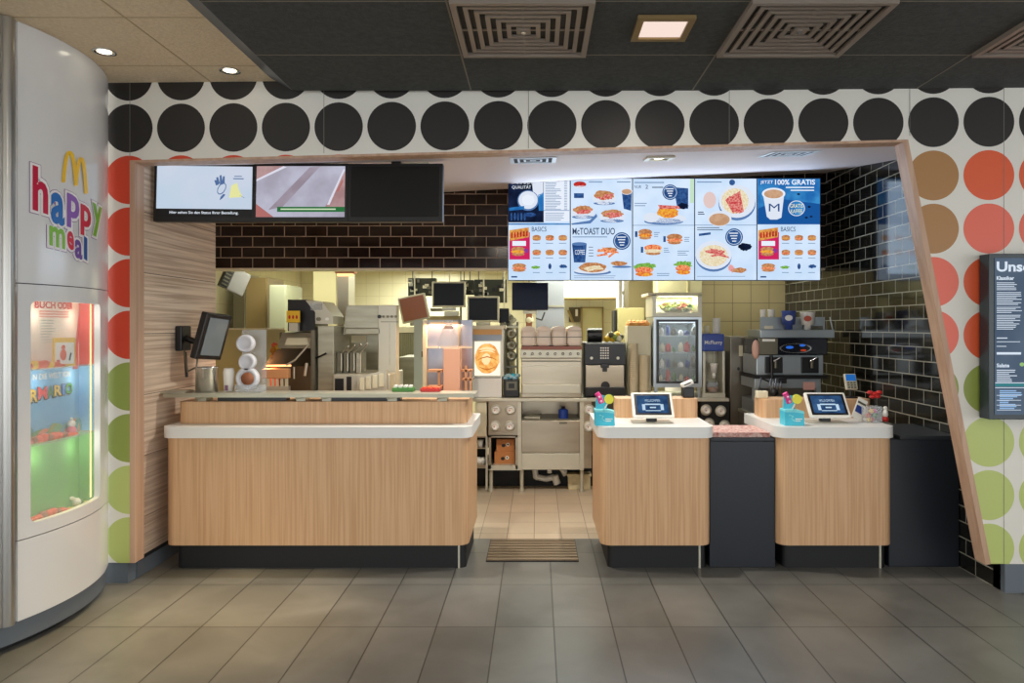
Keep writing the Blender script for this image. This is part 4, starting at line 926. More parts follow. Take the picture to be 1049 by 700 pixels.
X = PX(577, 6.8); m = MB(); m.cyl(blue, (X, 6.8, PZ(429, 6.8)), (X, 6.8, PZ(420, 6.8)), .045); m.cyl(blue, (X, 6.8, PZ(420, 6.8)), (X, 6.8, PZ(418.5, 6.8)), .045, .02); m.cyl(mat('dark_cap', (20, 26, 50), .4), (X, 6.8, PZ(418.5, 6.8)), (X, 6.8, PZ(416.5, 6.8)), .018)
solo('blue_bottle', m, 'blue bottle on the open steel shelf', 'bottle')
X = PX(545, 6.8); Z = PZ(429, 6.8)+.004; m = MB(); m.prism(steel_l, [(X-.07, 6.79), (X+.07, 6.77), (X+.08, 6.83), (X-.05, 6.86)], Z, Z+.015); m.tube(steel_d, [(X-.09, 6.8, Z+.01), (X+.09, 6.84, Z+.035)], .007)
solo('steel_scoop', m, 'steel scoop lying on the open steel shelf', 'scoop')
m = MB(); m.pb(blackm, 486, 447, 498, 477, 7.0, .02); m.pb(steel_w, 486, 477, 499, 480, 6.71, .3); m.pb(steel_w, 486, 447, 499, 448.5, 6.71, .3); m.pb(steel_l, 497.5, 447, 499.5, 502, 6.70, .03); m.pb(steel_l, 486, 447, 487, 502, 6.70, .03); build('cup_rack', m, drinks_bench)
for x, y, lb in ((492, 457, 'top white cup in the low rack beside the counter end'), (490.5, 474.4, 'lower left white cup in the low rack beside the counter end'), (494.5, 474.2, 'lower right white cup in the low rack beside the counter end')):
    m = MB(); X, Z = PX(x, 6.76), PZ(476.8 if y > 470 else 459, 6.76); m.lathe(cupw, [(0, 0), (.022, 0), (.03, .07), (.027, .07), (.02, .01), (0, .01)], (X, 6.78, Z)); solo('white_cup', m, lb, 'cup', 'white cups in the low rack')
m = MB(); m.pb(steel_w, 486, 459, 498, 460, 6.71, .28); build('rack_shelf', m, drinks_bench)
# ================================================================== KITCHEN: machines on the drinks bench
def kthing(name, label, cat, x, Y, z=ZB, group=None): return thing(name, label, cat, (PX(x, Y), Y+.2, z), group)
def zb(m, mm, x0, y0, x1, Y, D, z=ZB+.001, bev=0): return m.box(mm, PX(x0, Y), PX(x1, Y), Y, Y+D, z, PZ(y0, Y), bev)
# backlit bun display
Y = 6.78; t = kthing('burger_display', 'box with a glowing picture of a bun, left of the steel drinks dispenser', 'dispenser', 498, Y)
m = MB(); zb(m, cupw, 484.5, 386, 514, Y-.02, .26, bev=.006); build('drawer_box', m, t); m = MB(); m.pb(steel_d, 486, 386.5, 513, 387.4, Y-.022, .01); build('drawer_slot', m, t)
m = MB(); m.pb(steel_l, 484, 335, 516, 386, Y, .24, .004); m.pb(cream, 480, 333.5, 518, 337, Y-.01, .26, .003); build('case', m, t)
m = MB(); m.pb(mat('orange_band', (214, 160, 92), .5), 484.5, 337.5, 514, 343, Y-.006, .01); m.pb(mat('grey_band', (160, 168, 180), .5), 484.5, 343, 514, 349, Y-.006, .01); build('header_band', m, t)
s = MB(); s.prect(emi('bun_white', (252, 244, 224), 1.1), 486, 350, 512.5, 385, Y-.008); bn = emi('bun_orange', (250, 196, 112), 1.1, (232, 150, 70), 20); bh = emi('bun_highlight', (255, 226, 170), 1.1)
s.ell(bn, 499, 367.5, 12.6, 15.5, Y-.009, wob=.03)
for a in ((-8, -3), (-6, 4), (-9, 9)): s.ppoly(bh, [(499-9, 367+a[0]), (499-4, 365+a[0]), (499, 364.4+a[0]), (499+5, 365.4+a[0]), (499+9, 368+a[0]), (499+4, 366.8+a[0]), (499, 366+a[0]), (499-5, 366.6+a[0])], Y-.0098)
s.ell(bh, 498, 368, 4.5, 6, Y-.0096, wob=.08); s.ppoly(emi('bun_line', (206, 116, 50), 1), [(488, 370), (493, 366.6), (499, 365), (505, 366.6), (510.5, 370), (505, 367.6), (499, 366.2), (493, 367.6)], Y-.0104); s.ppoly(MC['bun_line'], [(489, 375), (494, 378), (499, 379.4), (504, 378), (509, 375), (504, 377), (499, 378.2), (494, 377)], Y-.0104)
build('lit_picture', s, t)
# black till printer with a cyan cloth
Y = 6.76; t = kthing('label_printer', 'small black printer left of the steel drinks dispenser', 'printer', 524, Y)
m = MB(); zb(m, black, 516, 389, 532, Y, .22, bev=.01); build('body', m, t); m = MB(); m.pb(steel_d, 518.5, 391, 529.5, 400, Y-.004, .004); m.pb(black, 521, 393, 527, 398, Y-.006, .002); build('front_panel', m, t)
m = MB()
for k in range(9): m.ball(cyan if k % 2 else mat('cloth_light', (170, 205, 214), .8), (PX(518+1.5*k, Y+.1), Y+.08+.02*(k % 2), PZ(389-1.2*(k % 3), Y)+.01), .03, .06, .02, wob=.1)
solo('cyan_cloth', m, 'crumpled cyan cloth on the small black printer', 'cloth')
t = kthing('steel_pipe_rack', 'steel uprights with round fittings left of the drinks dispenser', 'rack', 524, 7.05)
m = MB(); zb(m, steel_d, 516, 330, 518, 7.05, .05); zb(m, steel_d, 529, 330, 531, 7.05, .05); m.pb(steel, 516, 334, 531, 336, 7.04, .04); m.pb(steel_d, 516, 375, 531, 377, 7.04, .04); build('frame', m, t)
for y in (342, 354, 365): m = MB(); X, Z = PX(524, 7), PZ(y, 7); m.lathe(steel, [(.018, 0), (.045, .0), (.05, .03), (.02, .04), (.018, 0)], (X, 7.06, Z), axis='y'); build('fitting', m, t)
# big steel dispenser
Y = 6.75; t = kthing('drinks_dispenser', 'large steel dispenser with rounded cream top and rows of nozzles', 'dispenser', 564, Y)
m = MB(); zb(m, steel_w, 534, 367, 596, Y, .6, bev=.006); build('body', m, t)
m = MB()
for k in range(4):
    xa = 533.5+15.8*k; m.pb(mat('pinkish_cream', (232, 214, 196), .45), xa, 337, xa+15.3, 355, Y+.02, .5, .03)
    c = PX(xa+7.6, Y+.02); m.prism(MC['pinkish_cream'], [(c+.068*math.cos(a), PZ(338, Y+.02)+.035*math.sin(a)) for a in [PI*i/10 for i in range(11)]], Y+.025, Y+.5, 'xz', True)
m.pb(steel_d, 534, 345, 596, 345.8, Y+.016, .01); build('hood', m, t, label='rounded cream hood')
m = MB(); m.pb(mat('brown_red_band', (150, 92, 78), .5), 534, 355, 596, 358.5, Y+.01, .4); m.pb(steel_l, 533, 358.5, 596, 367, Y-.02, .5, .005)
for k in range(8): X, Z = PX(537.5+7.8*k, Y), PZ(362.5, Y); m.cyl(steel_d, (X, Y-.02, Z), (X, Y-.045, Z), .014, .01, seg=12); m.cyl(white_p, (X, Y-.045, Z), (X, Y-.047, Z), .005, seg=8)
build('nozzle_strip', m, t)
m = MB(); m.pb(steel_l, 534, 374.5, 595, 375.6, Y-.005, .01); m.pb(steel_d, 534, 369.5, 595, 370.8, Y-.006, .01); m.pb(steel_l, 534.5, 394, 595, 403.5, Y-.03, .05, .008); build('drip_tray', m, t)
# small coffee machine
Y = 6.76; t = kthing('coffee_machine', 'black and steel coffee machine right of the steel drinks dispenser', 'coffee machine', 620, Y)
m = MB(); zb(m, black, 598.5, 351, 641, Y+.02, .42, bev=.01); build('body', m, t)
m = MB(); m.pb(steel_w, 600, 374.5, 639.5, 397, Y-.005, .03, .005); build('front_plate', m, t)
m = MB(); m.pb(black, 599, 352, 641, 373.8, Y, .05, .006)
for i in range(4):
    for j in range(5): m.pb(white_p, 615+2.4*i, 356+2.6*j, 616.5+2.4*i, 357.4+2.6*j, Y-.003, .003)
for x in (606, 633): X, Z = PX(x, Y), PZ(367, Y); m.cyl(steel_l, (X, Y, Z), (X, Y-.006, Z), .014, seg=14)
build('control_panel', m, t)
m = MB(); m.pb(black, 615.5, 373, 624, 377, Y-.05, .06, .004); m.pb(black, 617.5, 377, 622, 381, Y-.04, .03); build('spout', m, t)
m = MB(); X, Z = PX(620, Y), PZ(396.5, Y); m.cyl(black, (X, Y-.008, Z+.01), (X, Y-.012, Z+.01), .042, seg=20); m.pb(black, 600, 397, 641, 405, Y-.05, .1, .004); build('drip_tray', m, t)
m = MB(); X = PX(609, 6.9); m.lathe(black, [(0, 0), (.03, 0), (.075, .06), (.078, .065), (.066, .06), (.03, .012), (0, .012)], (X, 6.92, PZ(351, Y+.02)+.001)); m.cyl(black, (X-.07, 6.92, PZ(351, Y+.02)+.065), (X+.07, 6.92, PZ(351, Y+.02)+.066), .07, seg=20); solo('black_bowl', m, 'black lidded bowl on top of the small coffee machine', 'bowl')
m = MB(); z = PZ(351, Y+.02)+.001
for k in range(8): m.ball((yellow, cream, steel_d, yellow, dot_gr)[k % 5], (PX(622+2*k, 6.92), 6.92+.02*(k % 2), z+.03+.02*(k % 3)), .03, .03, .03, wob=.15)
solo('sachet_pile', m, 'pile of yellow and cream sachets on the small coffee machine', 'sachets')
# stacked cups and pastries
Y = 6.85; cardb = mat('beige_paper_cup', (196, 180, 146), .6)
def cupstack(x, ytop, w, label, Y=6.85, mm=None, z=ZB+.001):
    m = MB(); X = PX(x, Y); r = w*Y/F/2; zt = PZ(ytop, Y); n = int((zt-z)/.018); pr = []
    for k in range(n): pr += [(r*.9, .018*k), (r, .018*k+.014), (r, .018*k+.018)]
    pr = [(0, 0)]+pr+[(0, .018*n)]; m.lathe(mm or cardb, pr, (X, Y, z)); return solo('cup_stack', m, label, 'cup stack', 'stacks of paper cups on the drinks bench')
cupstack(649, 352, 9, 'tall stack of beige cups right of the small coffee machine', 6.77); cupstack(660, 363, 11, 'shorter thick stack of beige cups in front of the fridge side', 6.77)
t = kthing('cup_stand', 'cream box stand carrying an orange pastry tray beside the fridge', 'stand', 655, 6.87)
m = MB(); zb(m, cream, 643, 334, 667, 6.87, .25, bev=.004); build('body', m, t)
m = MB(); zs = PZ(334, 6.87)+.001; m.box(mat('pastry_orange', (232, 180, 84), .6, noise=(20, (214, 120, 60), (1, 1, 1))), PX(644, 6.87), PX(666, 6.87), 6.88, 7.08, zs, zs+.035, .012)
for k in range(5): m.ball(MC['pastry_orange'], (PX(646.5+4.2*k, 6.87), 6.98, zs+.035), .022, .07, .02, wob=.1)
solo('pastry_tray', m, 'orange tray of pastries on the cream stand left of the fridge', 'food tray')
# fridge with salad bowl on top
Y = 6.78; t = kthing('glass_door_fridge', 'small fridge with a glass door between the cup stacks and the blue machine', 'fridge', 693, Y)
zf = PZ(400, Y); m = MB()
m.pb(steel_c, 669.5, 325, 673, 397, Y, .45); m.pb(steel_c, 715, 325, 719, 397, Y, .45); m.pb(steel_c, 673, 325, 715, 329, Y, .45); m.pb(steel_c, 673, 392, 715, 397, Y, .45); m.pb(mat('fridge_inside', (120, 132, 130), .5), 673, 329, 715, 392, Y+.43, .02); build('cabinet', m, t)
m = MB(); m.pb(black, 673, 327.5, 675, 393, Y-.03, .03); m.pb(black, 713, 327.5, 715.5, 393, Y-.03, .03); m.pb(black, 675, 327.5, 713, 329.5, Y-.03, .03); m.pb(black, 675, 391, 713, 393, Y-.03, .03); d = build('door', m, t)
m = MB(); m.pb(glass, 675, 329.5, 713, 391, Y-.02, .006); build('door_glass', m, d)
for y in (344, 361, 377): m = MB(); m.pb(acryl, 673.5, y, 714.5, y+.8, Y+.03, .36); build('shelf', m, t)
for x in (672, 716): m = MB(); zb(m, steel_c, x-1.5, 397, x+1.5, Y+.02, .03, z=ZB+.001); build('foot', m, t)
m = MB(); m.pb(emi('fridge_light', (226, 240, 255), 1.6), 676, 330, 712, 331, Y+.1, .05); build('lamp', m, t); area('fridge_lamp', (PX(694, 7), 6.95, PZ(332, 6.9)), .3, .1, 1.6, (.85, .95, 1), parent=t)
random.seed(11)
cols = [(white_p, 'white'), (green, 'green'), (blue, 'blue'), (cream, 'cream'), (steel_d, 'dark grey'), (red, 'red')]
for row, y in enumerate((344, 361, 377, 391.5)):
    for k in range(6):
        mm, nm = cols[(k*2+row*3) % 6]; x = 677.5+6.6*k+random.uniform(-.8, .8); h = random.uniform(.05, .13)*(.8 if row in (0, 1) else .9); Yd = Y+.08+.05*(k % 2); zz = PZ(y, Y+.03)+.002 if row < 3 else PZ(392, Y)+.004
        m = MB(); r = random.choice((.018, .024, .028)); m.lathe(mm, [(0, 0), (r, 0), (r, h*.7), (r*.5, h*.85), (r*.5, h), (0, h)], (PX(x, Yd), Yd, zz), seg=14)
        solo('fridge_bottle', m, '%s bottle on the %s fridge shelf, %s' % (nm, ('top', 'second', 'third', 'bottom')[row], ('far left', 'second from left', 'left of the middle', 'right of the middle', 'second from right', 'far right')[k]), 'bottle', 'bottles in the glass door fridge')
t = kthing('salad_display', 'lit glass case of green salad standing on the fridge', 'display case', 693, Y, PZ(325, Y))
m = MB(); m.pb(steel_l, 668.5, 302, 672, 324.6, Y, .42); m.pb(steel_l, 715, 302, 719, 324.6, Y, .42); m.pb(cream, 664, 300, 719.5, 303, Y, .44); m.pb(steel_l, 672, 320.5, 715, 324.6, Y, .42); m.pb(white_p, 672, 303, 715, 320.5, Y+.36, .02); build('case', m, t)
m = MB(); m.pb(glass, 672, 303, 715, 320.5, Y+.004, .004); build('glass', m, t)
m = MB(); m.pb(emi('salad_lamp', (255, 250, 225), 3), 676, 303.4, 711, 304.2, Y+.1, .06); build('lamp', m, t); area('salad_lamp', (PX(694, 7), 6.95, PZ(305, 6.95)), .3, .1, 5, (1, .97, .85), parent=t)
m = MB(); sal = [mat('lettuce_green', (160, 205, 60), .6), mat('lettuce_pale', (222, 232, 120), .6), mat('tomato_orange', (226, 130, 60), .5), mat('lettuce_dark', (80, 120, 40), .6)]
X0 = PX(694, Y+.15); m.lathe(acryl, [(0, 0), (.12, 0), (.165, .05), (.16, .05), (.115, .006), (0, .006)], (X0, Y+.18, PZ(320.5, Y)+.002))
for k in range(170):
    a = random.uniform(0, 2*PI); r = .155*math.sqrt(random.random()); m.ball(sal[k % 4 if k % 3 else 1], (X0+r*math.cos(a), Y+.18+r*math.sin(a)*.9, PZ(320.5, Y)+.03+random.uniform(0, .09)*(1-r*2.5)), .022, .02, .014, 8, 5, wob=.3)
solo('salad_bowl', m, 'clear bowl heaped with green and yellow salad in the lit case', 'salad bowl')
# blue-topped milkshake machine
Y = 6.8; t = kthing('shake_mixer', 'blue-topped shake mixer right of the glass door fridge', 'drinks machine', 731, Y)
m = MB(); m.pb(mat('mixer_blue', (24, 60, 150), .35), 719.8, 342, 742, 360, Y-.05, .3, .012); m.ptext(white_p, 'McFlurry', 722, 349, 740, 354, Y-.0515, .01); build('blue_head', m, t, label='blue head with white lettering')
m = MB(); m.pb(steel_l, 720, 360, 722.5, 403, Y, .25); m.pb(steel_l, 740, 360, 742.5, 403, Y, .25); m.pb(steel, 722.5, 360, 740, 403, Y+.22, .03); zb(m, steel_l, 719.5, 403, 743, Y-.04, .3); build('frame', m, t)
m = MB(); X = PX(733, Y); m.cyl(steel, (X, Y+.06, PZ(360, Y)), (X, Y+.06, PZ(373, Y)), .008, seg=10); m.lathe(cupw, [(0, 0), (.026, 0), (.038, .085), (.04, .09), (0, .09)], (X, Y+.06, PZ(382.5, Y))); m.lathe(cupw, [(0, 0), (.016, 0), (.016, .05), (0, .05)], (X, Y+.06, PZ(388, Y))); build('spindle', m, t)
m = MB(); m.lathe(acryl, [(0, 0), (.055, 0), (.06, .1), (.056, .1), (.05, .005), (0, .005)], (PX(732, Y), Y+.08, PZ(402.8, Y))); m.lathe(tan, [(0, .006), (.048, .006), (.051, .05), (0, .05)], (PX(732, Y), Y+.08, PZ(402.8, Y)))
solo('caramel_jug', m, 'clear jug of brown topping inside the shake mixer', 'jug')
cupstack(734, 325, 8, 'white cup stack on top of the blue mixer', Y+.08, cupw, PZ(342, Y-.05)+.003)
cupstack(724, 332, 5, 'thin cream cup stack on top of the blue mixer', Y+.1, cream, PZ(342, Y-.05)+.003)
# grinder in front of the fridge (ice cream cup holder)
X, Yg = PX(703, 5.1), 5.1; t = thing('receipt_printer', 'small black and white device on the oak upper panel, before the fridge', 'printer', (X, Yg, 1.045))
m = MB(); m.box(black, X-.03, X+.05, Yg-.04, Yg+.04, 1.046, 1.12, .008); build('body', m, t); m = MB(); m.M = Matrix.Translation((X+.005, Yg-.01, 1.145)) @ Matrix.Rotation(-.4, 4, 'Y'); m.box(white_p, -.045, .04, -.03, .03, -.015, .015, .006); m.box(black, -.03, .02, -.031, .031, -.004, .004); build('lid', m, t, label='white tilted lid')
# ================================================================== right rear: steel tower and coffee machine
Y = 6.76; t = thing('steel_tower', 'tall dark steel machine left of the large coffee machine', 'machine', (PX(761, Y), Y+.3, 0))
dst = mat('dark_brown_steel', (122, 116, 104), .35, .7); m = MB(); m.box(dst, PX(748, Y), PX(775, Y), Y, Y+.6, .12, PZ(345, Y), .006); build('body', m, t)
m = MB(); m.pb(cream, 757, 354, 761, 365, Y-.003, .003); m.ell(black, 756.5, 378, 1.4, 1.8, Y-.002); build('labels', m, t)
for x in (750, 773): m = MB(); m.cyl(steel_d, (PX(x, Y), Y+.05, 0), (PX(x, Y), Y+.05, .12), .02); build('leg', m, t)
Y = 6.3; t = thing('espresso_bench', 'dark cabinet under the large coffee machine in the corner', 'kitchen bench', (PX(812, Y), Y+.3, 0))
zc = PZ(424, Y); m = MB(); m.box(dst, PX(771, Y), 2.70, Y+.01, Y+.43, .1, zc-.03); build('body', m, t); m = MB(); m.box(steel, PX(770, Y), 2.705, Y, Y+.44, zc-.03, zc, .004); build('worktop', m, t); m = MB(); m.box(black, PX(773, Y), 2.68, Y+.05, Y+.4, 0, .1); build('plinth', m, t)
t = thing('espresso_machine', 'large steel and black coffee machine carrying printed cups, beside the black tiles', 'coffee machine', (PX(812, Y), Y+.25, zc))
m = MB(); m.pb(steel_c, 775, 363.5, 843.5, 384.5, Y, .42, .006); build('brew_body', m, t)
m = MB(); m.pb(mat('gloss_blue_black', (14, 18, 28), .15), 777, 346.5, 848, 363.8, Y-.03, .44, .008)
m.pb(steel_d, 777, 346.3, 797, 363.5, Y-.034, .03, .004); m.pb(white_p, 781, 347.5, 794, 350, Y-.037, .003); build('head', m, t, label='glossy black head')
m = MB()
for k in range(28):
    a0, a1 = 2*PI*k/28, 2*PI*(k+1)/28; q = Y-.032; c = lambda a, r: (PX(815+16.5*r*math.cos(a), q), q, PZ(357-5*r*math.sin(a), q))
    m.poly(chrome, [c(a0, 1), c(a1, 1), c(a1, .9), c(a0, .9)])
m.ell(emi('display_blue', (50, 110, 220), .8), 809, 356, 4, 1.5, Y-.032); m.ell(emi('display_red', (200, 70, 40), .7), 823, 359, 3, 1, Y-.032); m.ell(MC['display_blue'], 822, 354, 3, 1.2, Y-.0325); build('display_ring', m, t)
for x in (784, 821):
    m = MB(); m.pb(black, x, 366, x+18, 382.5, Y-.02, .03, .005); X = PX(x+9, Y); m.cyl(steel_d, (X, Y-.04, PZ(368, Y)), (X, Y-.04, PZ(377, Y)), .014); m.tube(chrome, [(X-.02, Y-.05, PZ(370, Y)), (X+.03, Y-.07, PZ(366, Y))], .006); build('brew_head', m, t)
m = MB(); m.pb(blackm, 773, 384.5, 848, 388, Y-.02, .44); m.pb(steel_c, 773, 388, 841, 398, Y, .42, .004); m.pb(mat('salmon_note', (208, 160, 150), .6), 823, 391.5, 835, 399.5, Y-.004, .003); m.pb(dst, 787, 398, 840, 410, Y+.08, .3); m.pb(steel_c, 772, 398, 775.5, 424, Y, .05); m.pb(steel_c, 836, 398, 841, 424, Y, .05); m.pb(steel_c, 773, 410, 841, 424, Y+.02, .4, .004); build('lower_frame', m, t)
m = MB(); random.seed(5)
for k in range(5): m.tube(chrome, [(PX(790+2.5*k, Y-.12), Y-.12, PZ(388+(k % 2)*3, Y-.12)), (PX(788+3*k, Y-.16), Y-.16, PZ(396, Y-.16)), (PX(792+2*k, Y-.15), Y-.15, PZ(402, Y-.15))], .006, 6)
m.pb(black, 797, 388, 806, 393, Y-.14, .13, .005); m.ball(black, (PX(793, Y-.15), Y-.15, PZ(402, Y-.15)), .04, .04, .035); build('portafilter', m, t)
m = MB(); m.tube(black, [(PX(791, Y-.05), Y-.03, PZ(364, Y)), (PX(791, Y-.06), Y-.06, PZ(388, Y))], .012); m.ball(mat('skin_tone_cover', (196, 156, 140), .5), (PX(775, Y-.05), Y-.03, PZ(358, Y)), .035, .03, .085); build('side_cover', m, t, label='pinkish padded side cover')
zt = PZ(346.5, Y)+.001; m = MB(); m.pb(steel_c, 779, 325, 845, 346.3, Y+.12, .02); m.pb(steel_c, 779, 338, 855, 346.2, Y-.0, .4, .003); m.tube(steel_c, [(PX(851, Y), Y+.02, PZ(325, Y)), (PX(854, Y), Y+.02, PZ(338, Y))], .006); m.pb(steel_d, 831, 334, 843, 338, Y+.115, .004); m.pb(cream, 783, 334, 792, 337, Y+.115, .004); build('cup_rail', m, t)
# cups standing on the machine
zr = PZ(338, Y)+.002
def printed_cup(x, Yc, r, h, mm, mp, label, grp='printed cups on the large coffee machine'):
    X = PX(x, Yc); m = MB(); t = thing('paper_cup', label, 'cup', (X, Yc, zr), grp)
    m.lathe(mm, [(0, 0), (r*.5, 0), (r*.5, h*.25), (r*.85, h*.27), (r, h*.95), (r*1.05, h), (r*.95, h), (0, h*.98)], (X, Yc, zr)); build('cup', m, t)
    m = MB(); m.ell(mp, x, (334-(zr+h*.62-EYE)*F/Yc), r*F/Yc*.55, r*F/Yc*.4, Yc-r-.001); build('print', m, t)
printed_cup(808, Y+.06, .062, .165, mat('cup_blue', (60, 80, 150), .5), white_p, 'blue and white paper cup on the large coffee machine')
printed_cup(827.5, Y+.06, .062, .155, cupw, cupp, 'white paper cup with a red print on the large coffee machine')
printed_cup(781.5, Y+.2, .024, .18, cupw, cream, 'narrow white cup stack at the left end of the large coffee machine')
printed_cup(790, Y+.2, .03, .18, cupw, cream, 'wider white cup stack behind the left end of the cup rail')
m = MB(); m.tube(black, [(PX(775, 5.3), 5.25, .92), (PX(774, 5.3), 5.27, .96), (PX(776.5, 5.3), 5.27, 1.1), (PX(784, 5.3), 5.4, 1.16), (PX(790, 5.5), 5.55, 1.12)], .006)
solo('black_cable', m, 'black cable hanging beside the right till counter', 'cable')
m = MB(); m.box(cream, PX(775, 5.1), PX(786, 5.1), 5.08, 5.14, 1.041, 1.09, .004); solo('cream_card_box', m, 'small cream box on the wooden upper panel at the left end', 'box')
# ================================================================== left shelf things
zs = 1.1135; Y = 4.77
X = PX(212, Y); m = MB(); m.lathe(mat('brushed_canister', (196, 196, 192), .25, .9), [(0, 0), (.07, 0), (.07, .155), (.073, .158), (.073, .166), (.06, .166), (.058, .02), (0, .02)], (X, Y, zs)); solo('steel_canister', m, 'round brushed steel canister on the steel shelf beside the wooden wall', 'canister')
X = PX(233, Y); m = MB(); m.lathe(cupw, [(0, 0), (.028, 0), (.036, .13), (.03, .15), (.03, .155), (0, .157)], (X, Y+.02, zs)); m.box(mat('print_violet', (120, 80, 110), .5), X-.012, X+.008, Y-.014, Y-.010, zs+.01, zs+.045); solo('white_tall_cup', m, 'tall white cup right of the steel canister', 'cup')
t = thing('lid_dispenser', 'clear upright dispenser of round white lids on the steel shelf', 'dispenser', (PX(253, Y), Y, zs))
m = MB(); x0, x1 = PX(240.5, Y-.04), PX(266, Y-.04)
for a, b, c, d in ((x0, x0+.004, Y-.04, Y+.08), (x1-.004, x1, Y-.04, Y+.08), (x0, x1, Y+.076, Y+.08), (x0, x1, Y-.04, Y-.036)): m.box(acryl, a, b, c, d, zs, zs+(.41 if c > Y else .05))
m.box(acryl, x0, x1, Y-.04, Y+.08, zs, zs+.004); build('housing', m, t)
for x, y, r in ((251, 352, .058), (253, 371, .055), (253, 388, .075)):
    m = MB(); Xc, Zc = PX(x, Y), PZ(y, Y); m.lathe(mat('frosted_white', (214, 214, 220), .4), [(0, .002), (r*.62, .0), (r*.7, .012), (r*.95, .012), (r, 0), (r, -.03), (0, -.03)], (Xc, Y-.0, Zc), axis='y'); build('lid', m, t)
m = MB(); m.lathe(brown, [(0, .003), (.042, .001), (.042, -.002), (0, -.002)], (PX(253, Y-.02), Y-.014, PZ(388, Y)), axis='y'); build('dark_opening', m, t, label='brown opening')
m = MB()
for k in range(3): m.box(steel_l, PX(167, 4.72)+.01*k, PX(192, 4.72), 4.68+.02*k, 4.82, zs+.001+.004*k, zs+.004+.004*k)
solo('paper_slips', m, 'thin grey papers at the left end of the steel shelf', 'paper')
# touch monitor on an arm from the wooden wall
c = Vector((PX(218, 4.95), 4.95, PZ(345, 4.95))); Mt = Matrix.Translation(c) @ Matrix.Rotation(math.radians(80), 4, 'Z') @ Matrix.Rotation(math.radians(4), 4, 'Y') @ Matrix.Rotation(math.radians(14), 4, 'X')
t = thing('wall_monitor', 'black touch monitor on an arm fixed to the wooden wall', 'monitor', M=Mt)
m = MB(); m.M = Mt; m.box(black, -.14, .14, -.015, .035, -.16, .16, .008); build('housing', m, t)
m = MB(); m.M = Mt; m.box(mat('monitor_glass', (120, 132, 138), .1), -.105, .105, -.018, -.0145, -.13, .13); build('screen', m, t)
m = MB(); wy = 4.95; m.box(black, -2.446, -2.40, wy-.07, wy+.07, 1.38, 1.55, .008); m.tube(black, [(-2.41, wy, 1.47), (-2.34, wy, 1.44), (c.x-.03, wy, c.z)], .022); build('arm', m, t)
m = MB(); m.tube(steel_d, [(-2.40, wy-.03, 1.38), (-2.37, wy-.05, 1.24), (-2.31, wy-.05, 1.27), (-2.30, wy-.03, 1.4)], .006); m.tube(black, [(-2.41, wy, 1.37), (-2.39, wy-.02, 1.2)], .01); build('cable', m, t)
# wood holder (basket) and fries landing, lamps glow
Y = 6.0; t = thing('fry_station', 'steel fries station with a slanted front behind the lid dispenser', 'fry station', (PX(300, Y), Y+.3, .9))
zt0 = PZ(341, Y); m = MB(); x0, x1 = PX(268, Y), PX(321, Y)
m.box(steel_d, x0, x1, Y+.42, Y+.48, .901, zt0); m.box(steel_d, x1-.02, x1+.01, Y, Y+.5, .901, zt0+.02); build('body', m, t)
m = MB(); m.prism(steel, [(Y+.0, PZ(357, Y)), (Y+.12, zt0), (Y+.45, zt0+.01), (Y+.45, PZ(357, Y))], PX(284, Y), x1-.02, 'yz'); m.M = Matrix.Identity(4); m.prism(cream, [(Y+.018, PZ(354, Y)), (Y+.075, PZ(347, Y)), (Y+.073, PZ(347, Y)+.004), (Y+.012, PZ(354, Y)+.004)], PX(291, Y), PX(316, Y), 'yz'); build('hood', m, t)
m = MB(); V = [(PX(268, Y), Y, PZ(377, Y)), (PX(318, Y), Y+.4, PZ(377, Y)), (PX(318, Y), Y+.3, PZ(358, Y)), (PX(284, Y), Y+.0, PZ(358, Y))]
m.add(steel_d, V+[(v[0], v[1]+.01, v[2]) for v in V], [(0, 1, 2, 3), (7, 6, 5, 4), (0, 4, 5, 1), (1, 5, 6, 2), (2, 6, 7, 3), (3, 7, 4, 0)]); build('sloped_guard', m, t)
m = MB(); m.cyl(emi('heat_glow', (255, 170, 110), 3), (PX(270, Y), Y+.02, PZ(375, Y)), (PX(296, Y), Y+.05, PZ(375, Y)), .008); build('heat_tube', m, t, label='glowing orange tube'); area('fry_glow', (PX(262, Y), Y-.05, PZ(360, Y)), .3, .05, 5, (1, .58, .34), (0, math.radians(25), 0), t)
m = MB(); m.tube(steel_l, [(PX(294, Y), Y-.02, PZ(374, Y)), (PX(303, Y), Y-.02, PZ(369, Y)), (PX(318, Y), Y-.02, PZ(352, Y))], .008); m.tube(steel_l, [(PX(302, Y), Y-.02, PZ(376, Y)), (PX(302, Y), Y-.02, PZ(388, Y))], .008); m.tube(steel_l, [(PX(315, Y), Y-.02, PZ(372, Y)), (PX(313, Y), Y-.02, PZ(385, Y))], .012); build('handle', m, t)
t = thing('fries_holder', 'tan slotted fries holder in front of the fries station', 'holder', (PX(281, 5.95), 5.95, .9))
Y2 = 5.92; m = MB(); zb(m, steel_l, 267, 396, 296, Y2, .04, z=.901); m.pb(mat('tan_tray', (222, 160, 108), .5), 268, 378, 295, 388, Y2, .07, .006); build('tray', m, t)
m = MB()
for k in range(6): m.pb(cream, 268.5+4.7*k, 388, 271+4.7*k, 396, Y2+.01, .02)
build('slats', m, t)
t = thing('steel_cabinet_panel', 'plain steel cabinet right of the fries station', 'cabinet', (PX(333, 6.05), 6.2, .9))
m = MB(); zb(m, steel, 325.5, 334, 342, 6.05, .5, z=.901, bev=.004); build('body', m, t); m = MB(); m.tube(black, [(PX(324, 6.04), 6.03, PZ(367, 6.04)), (PX(336, 6.04), 5.98, PZ(362, 6.04))], .008); build('handle', m, t)
m = MB(); zz = zt0+.012; X = PX(306, 6.15); t = thing('bun_toaster', 'black and silver toaster with a slanted side above the fries station', 'toaster', (X, 6.35, zz))
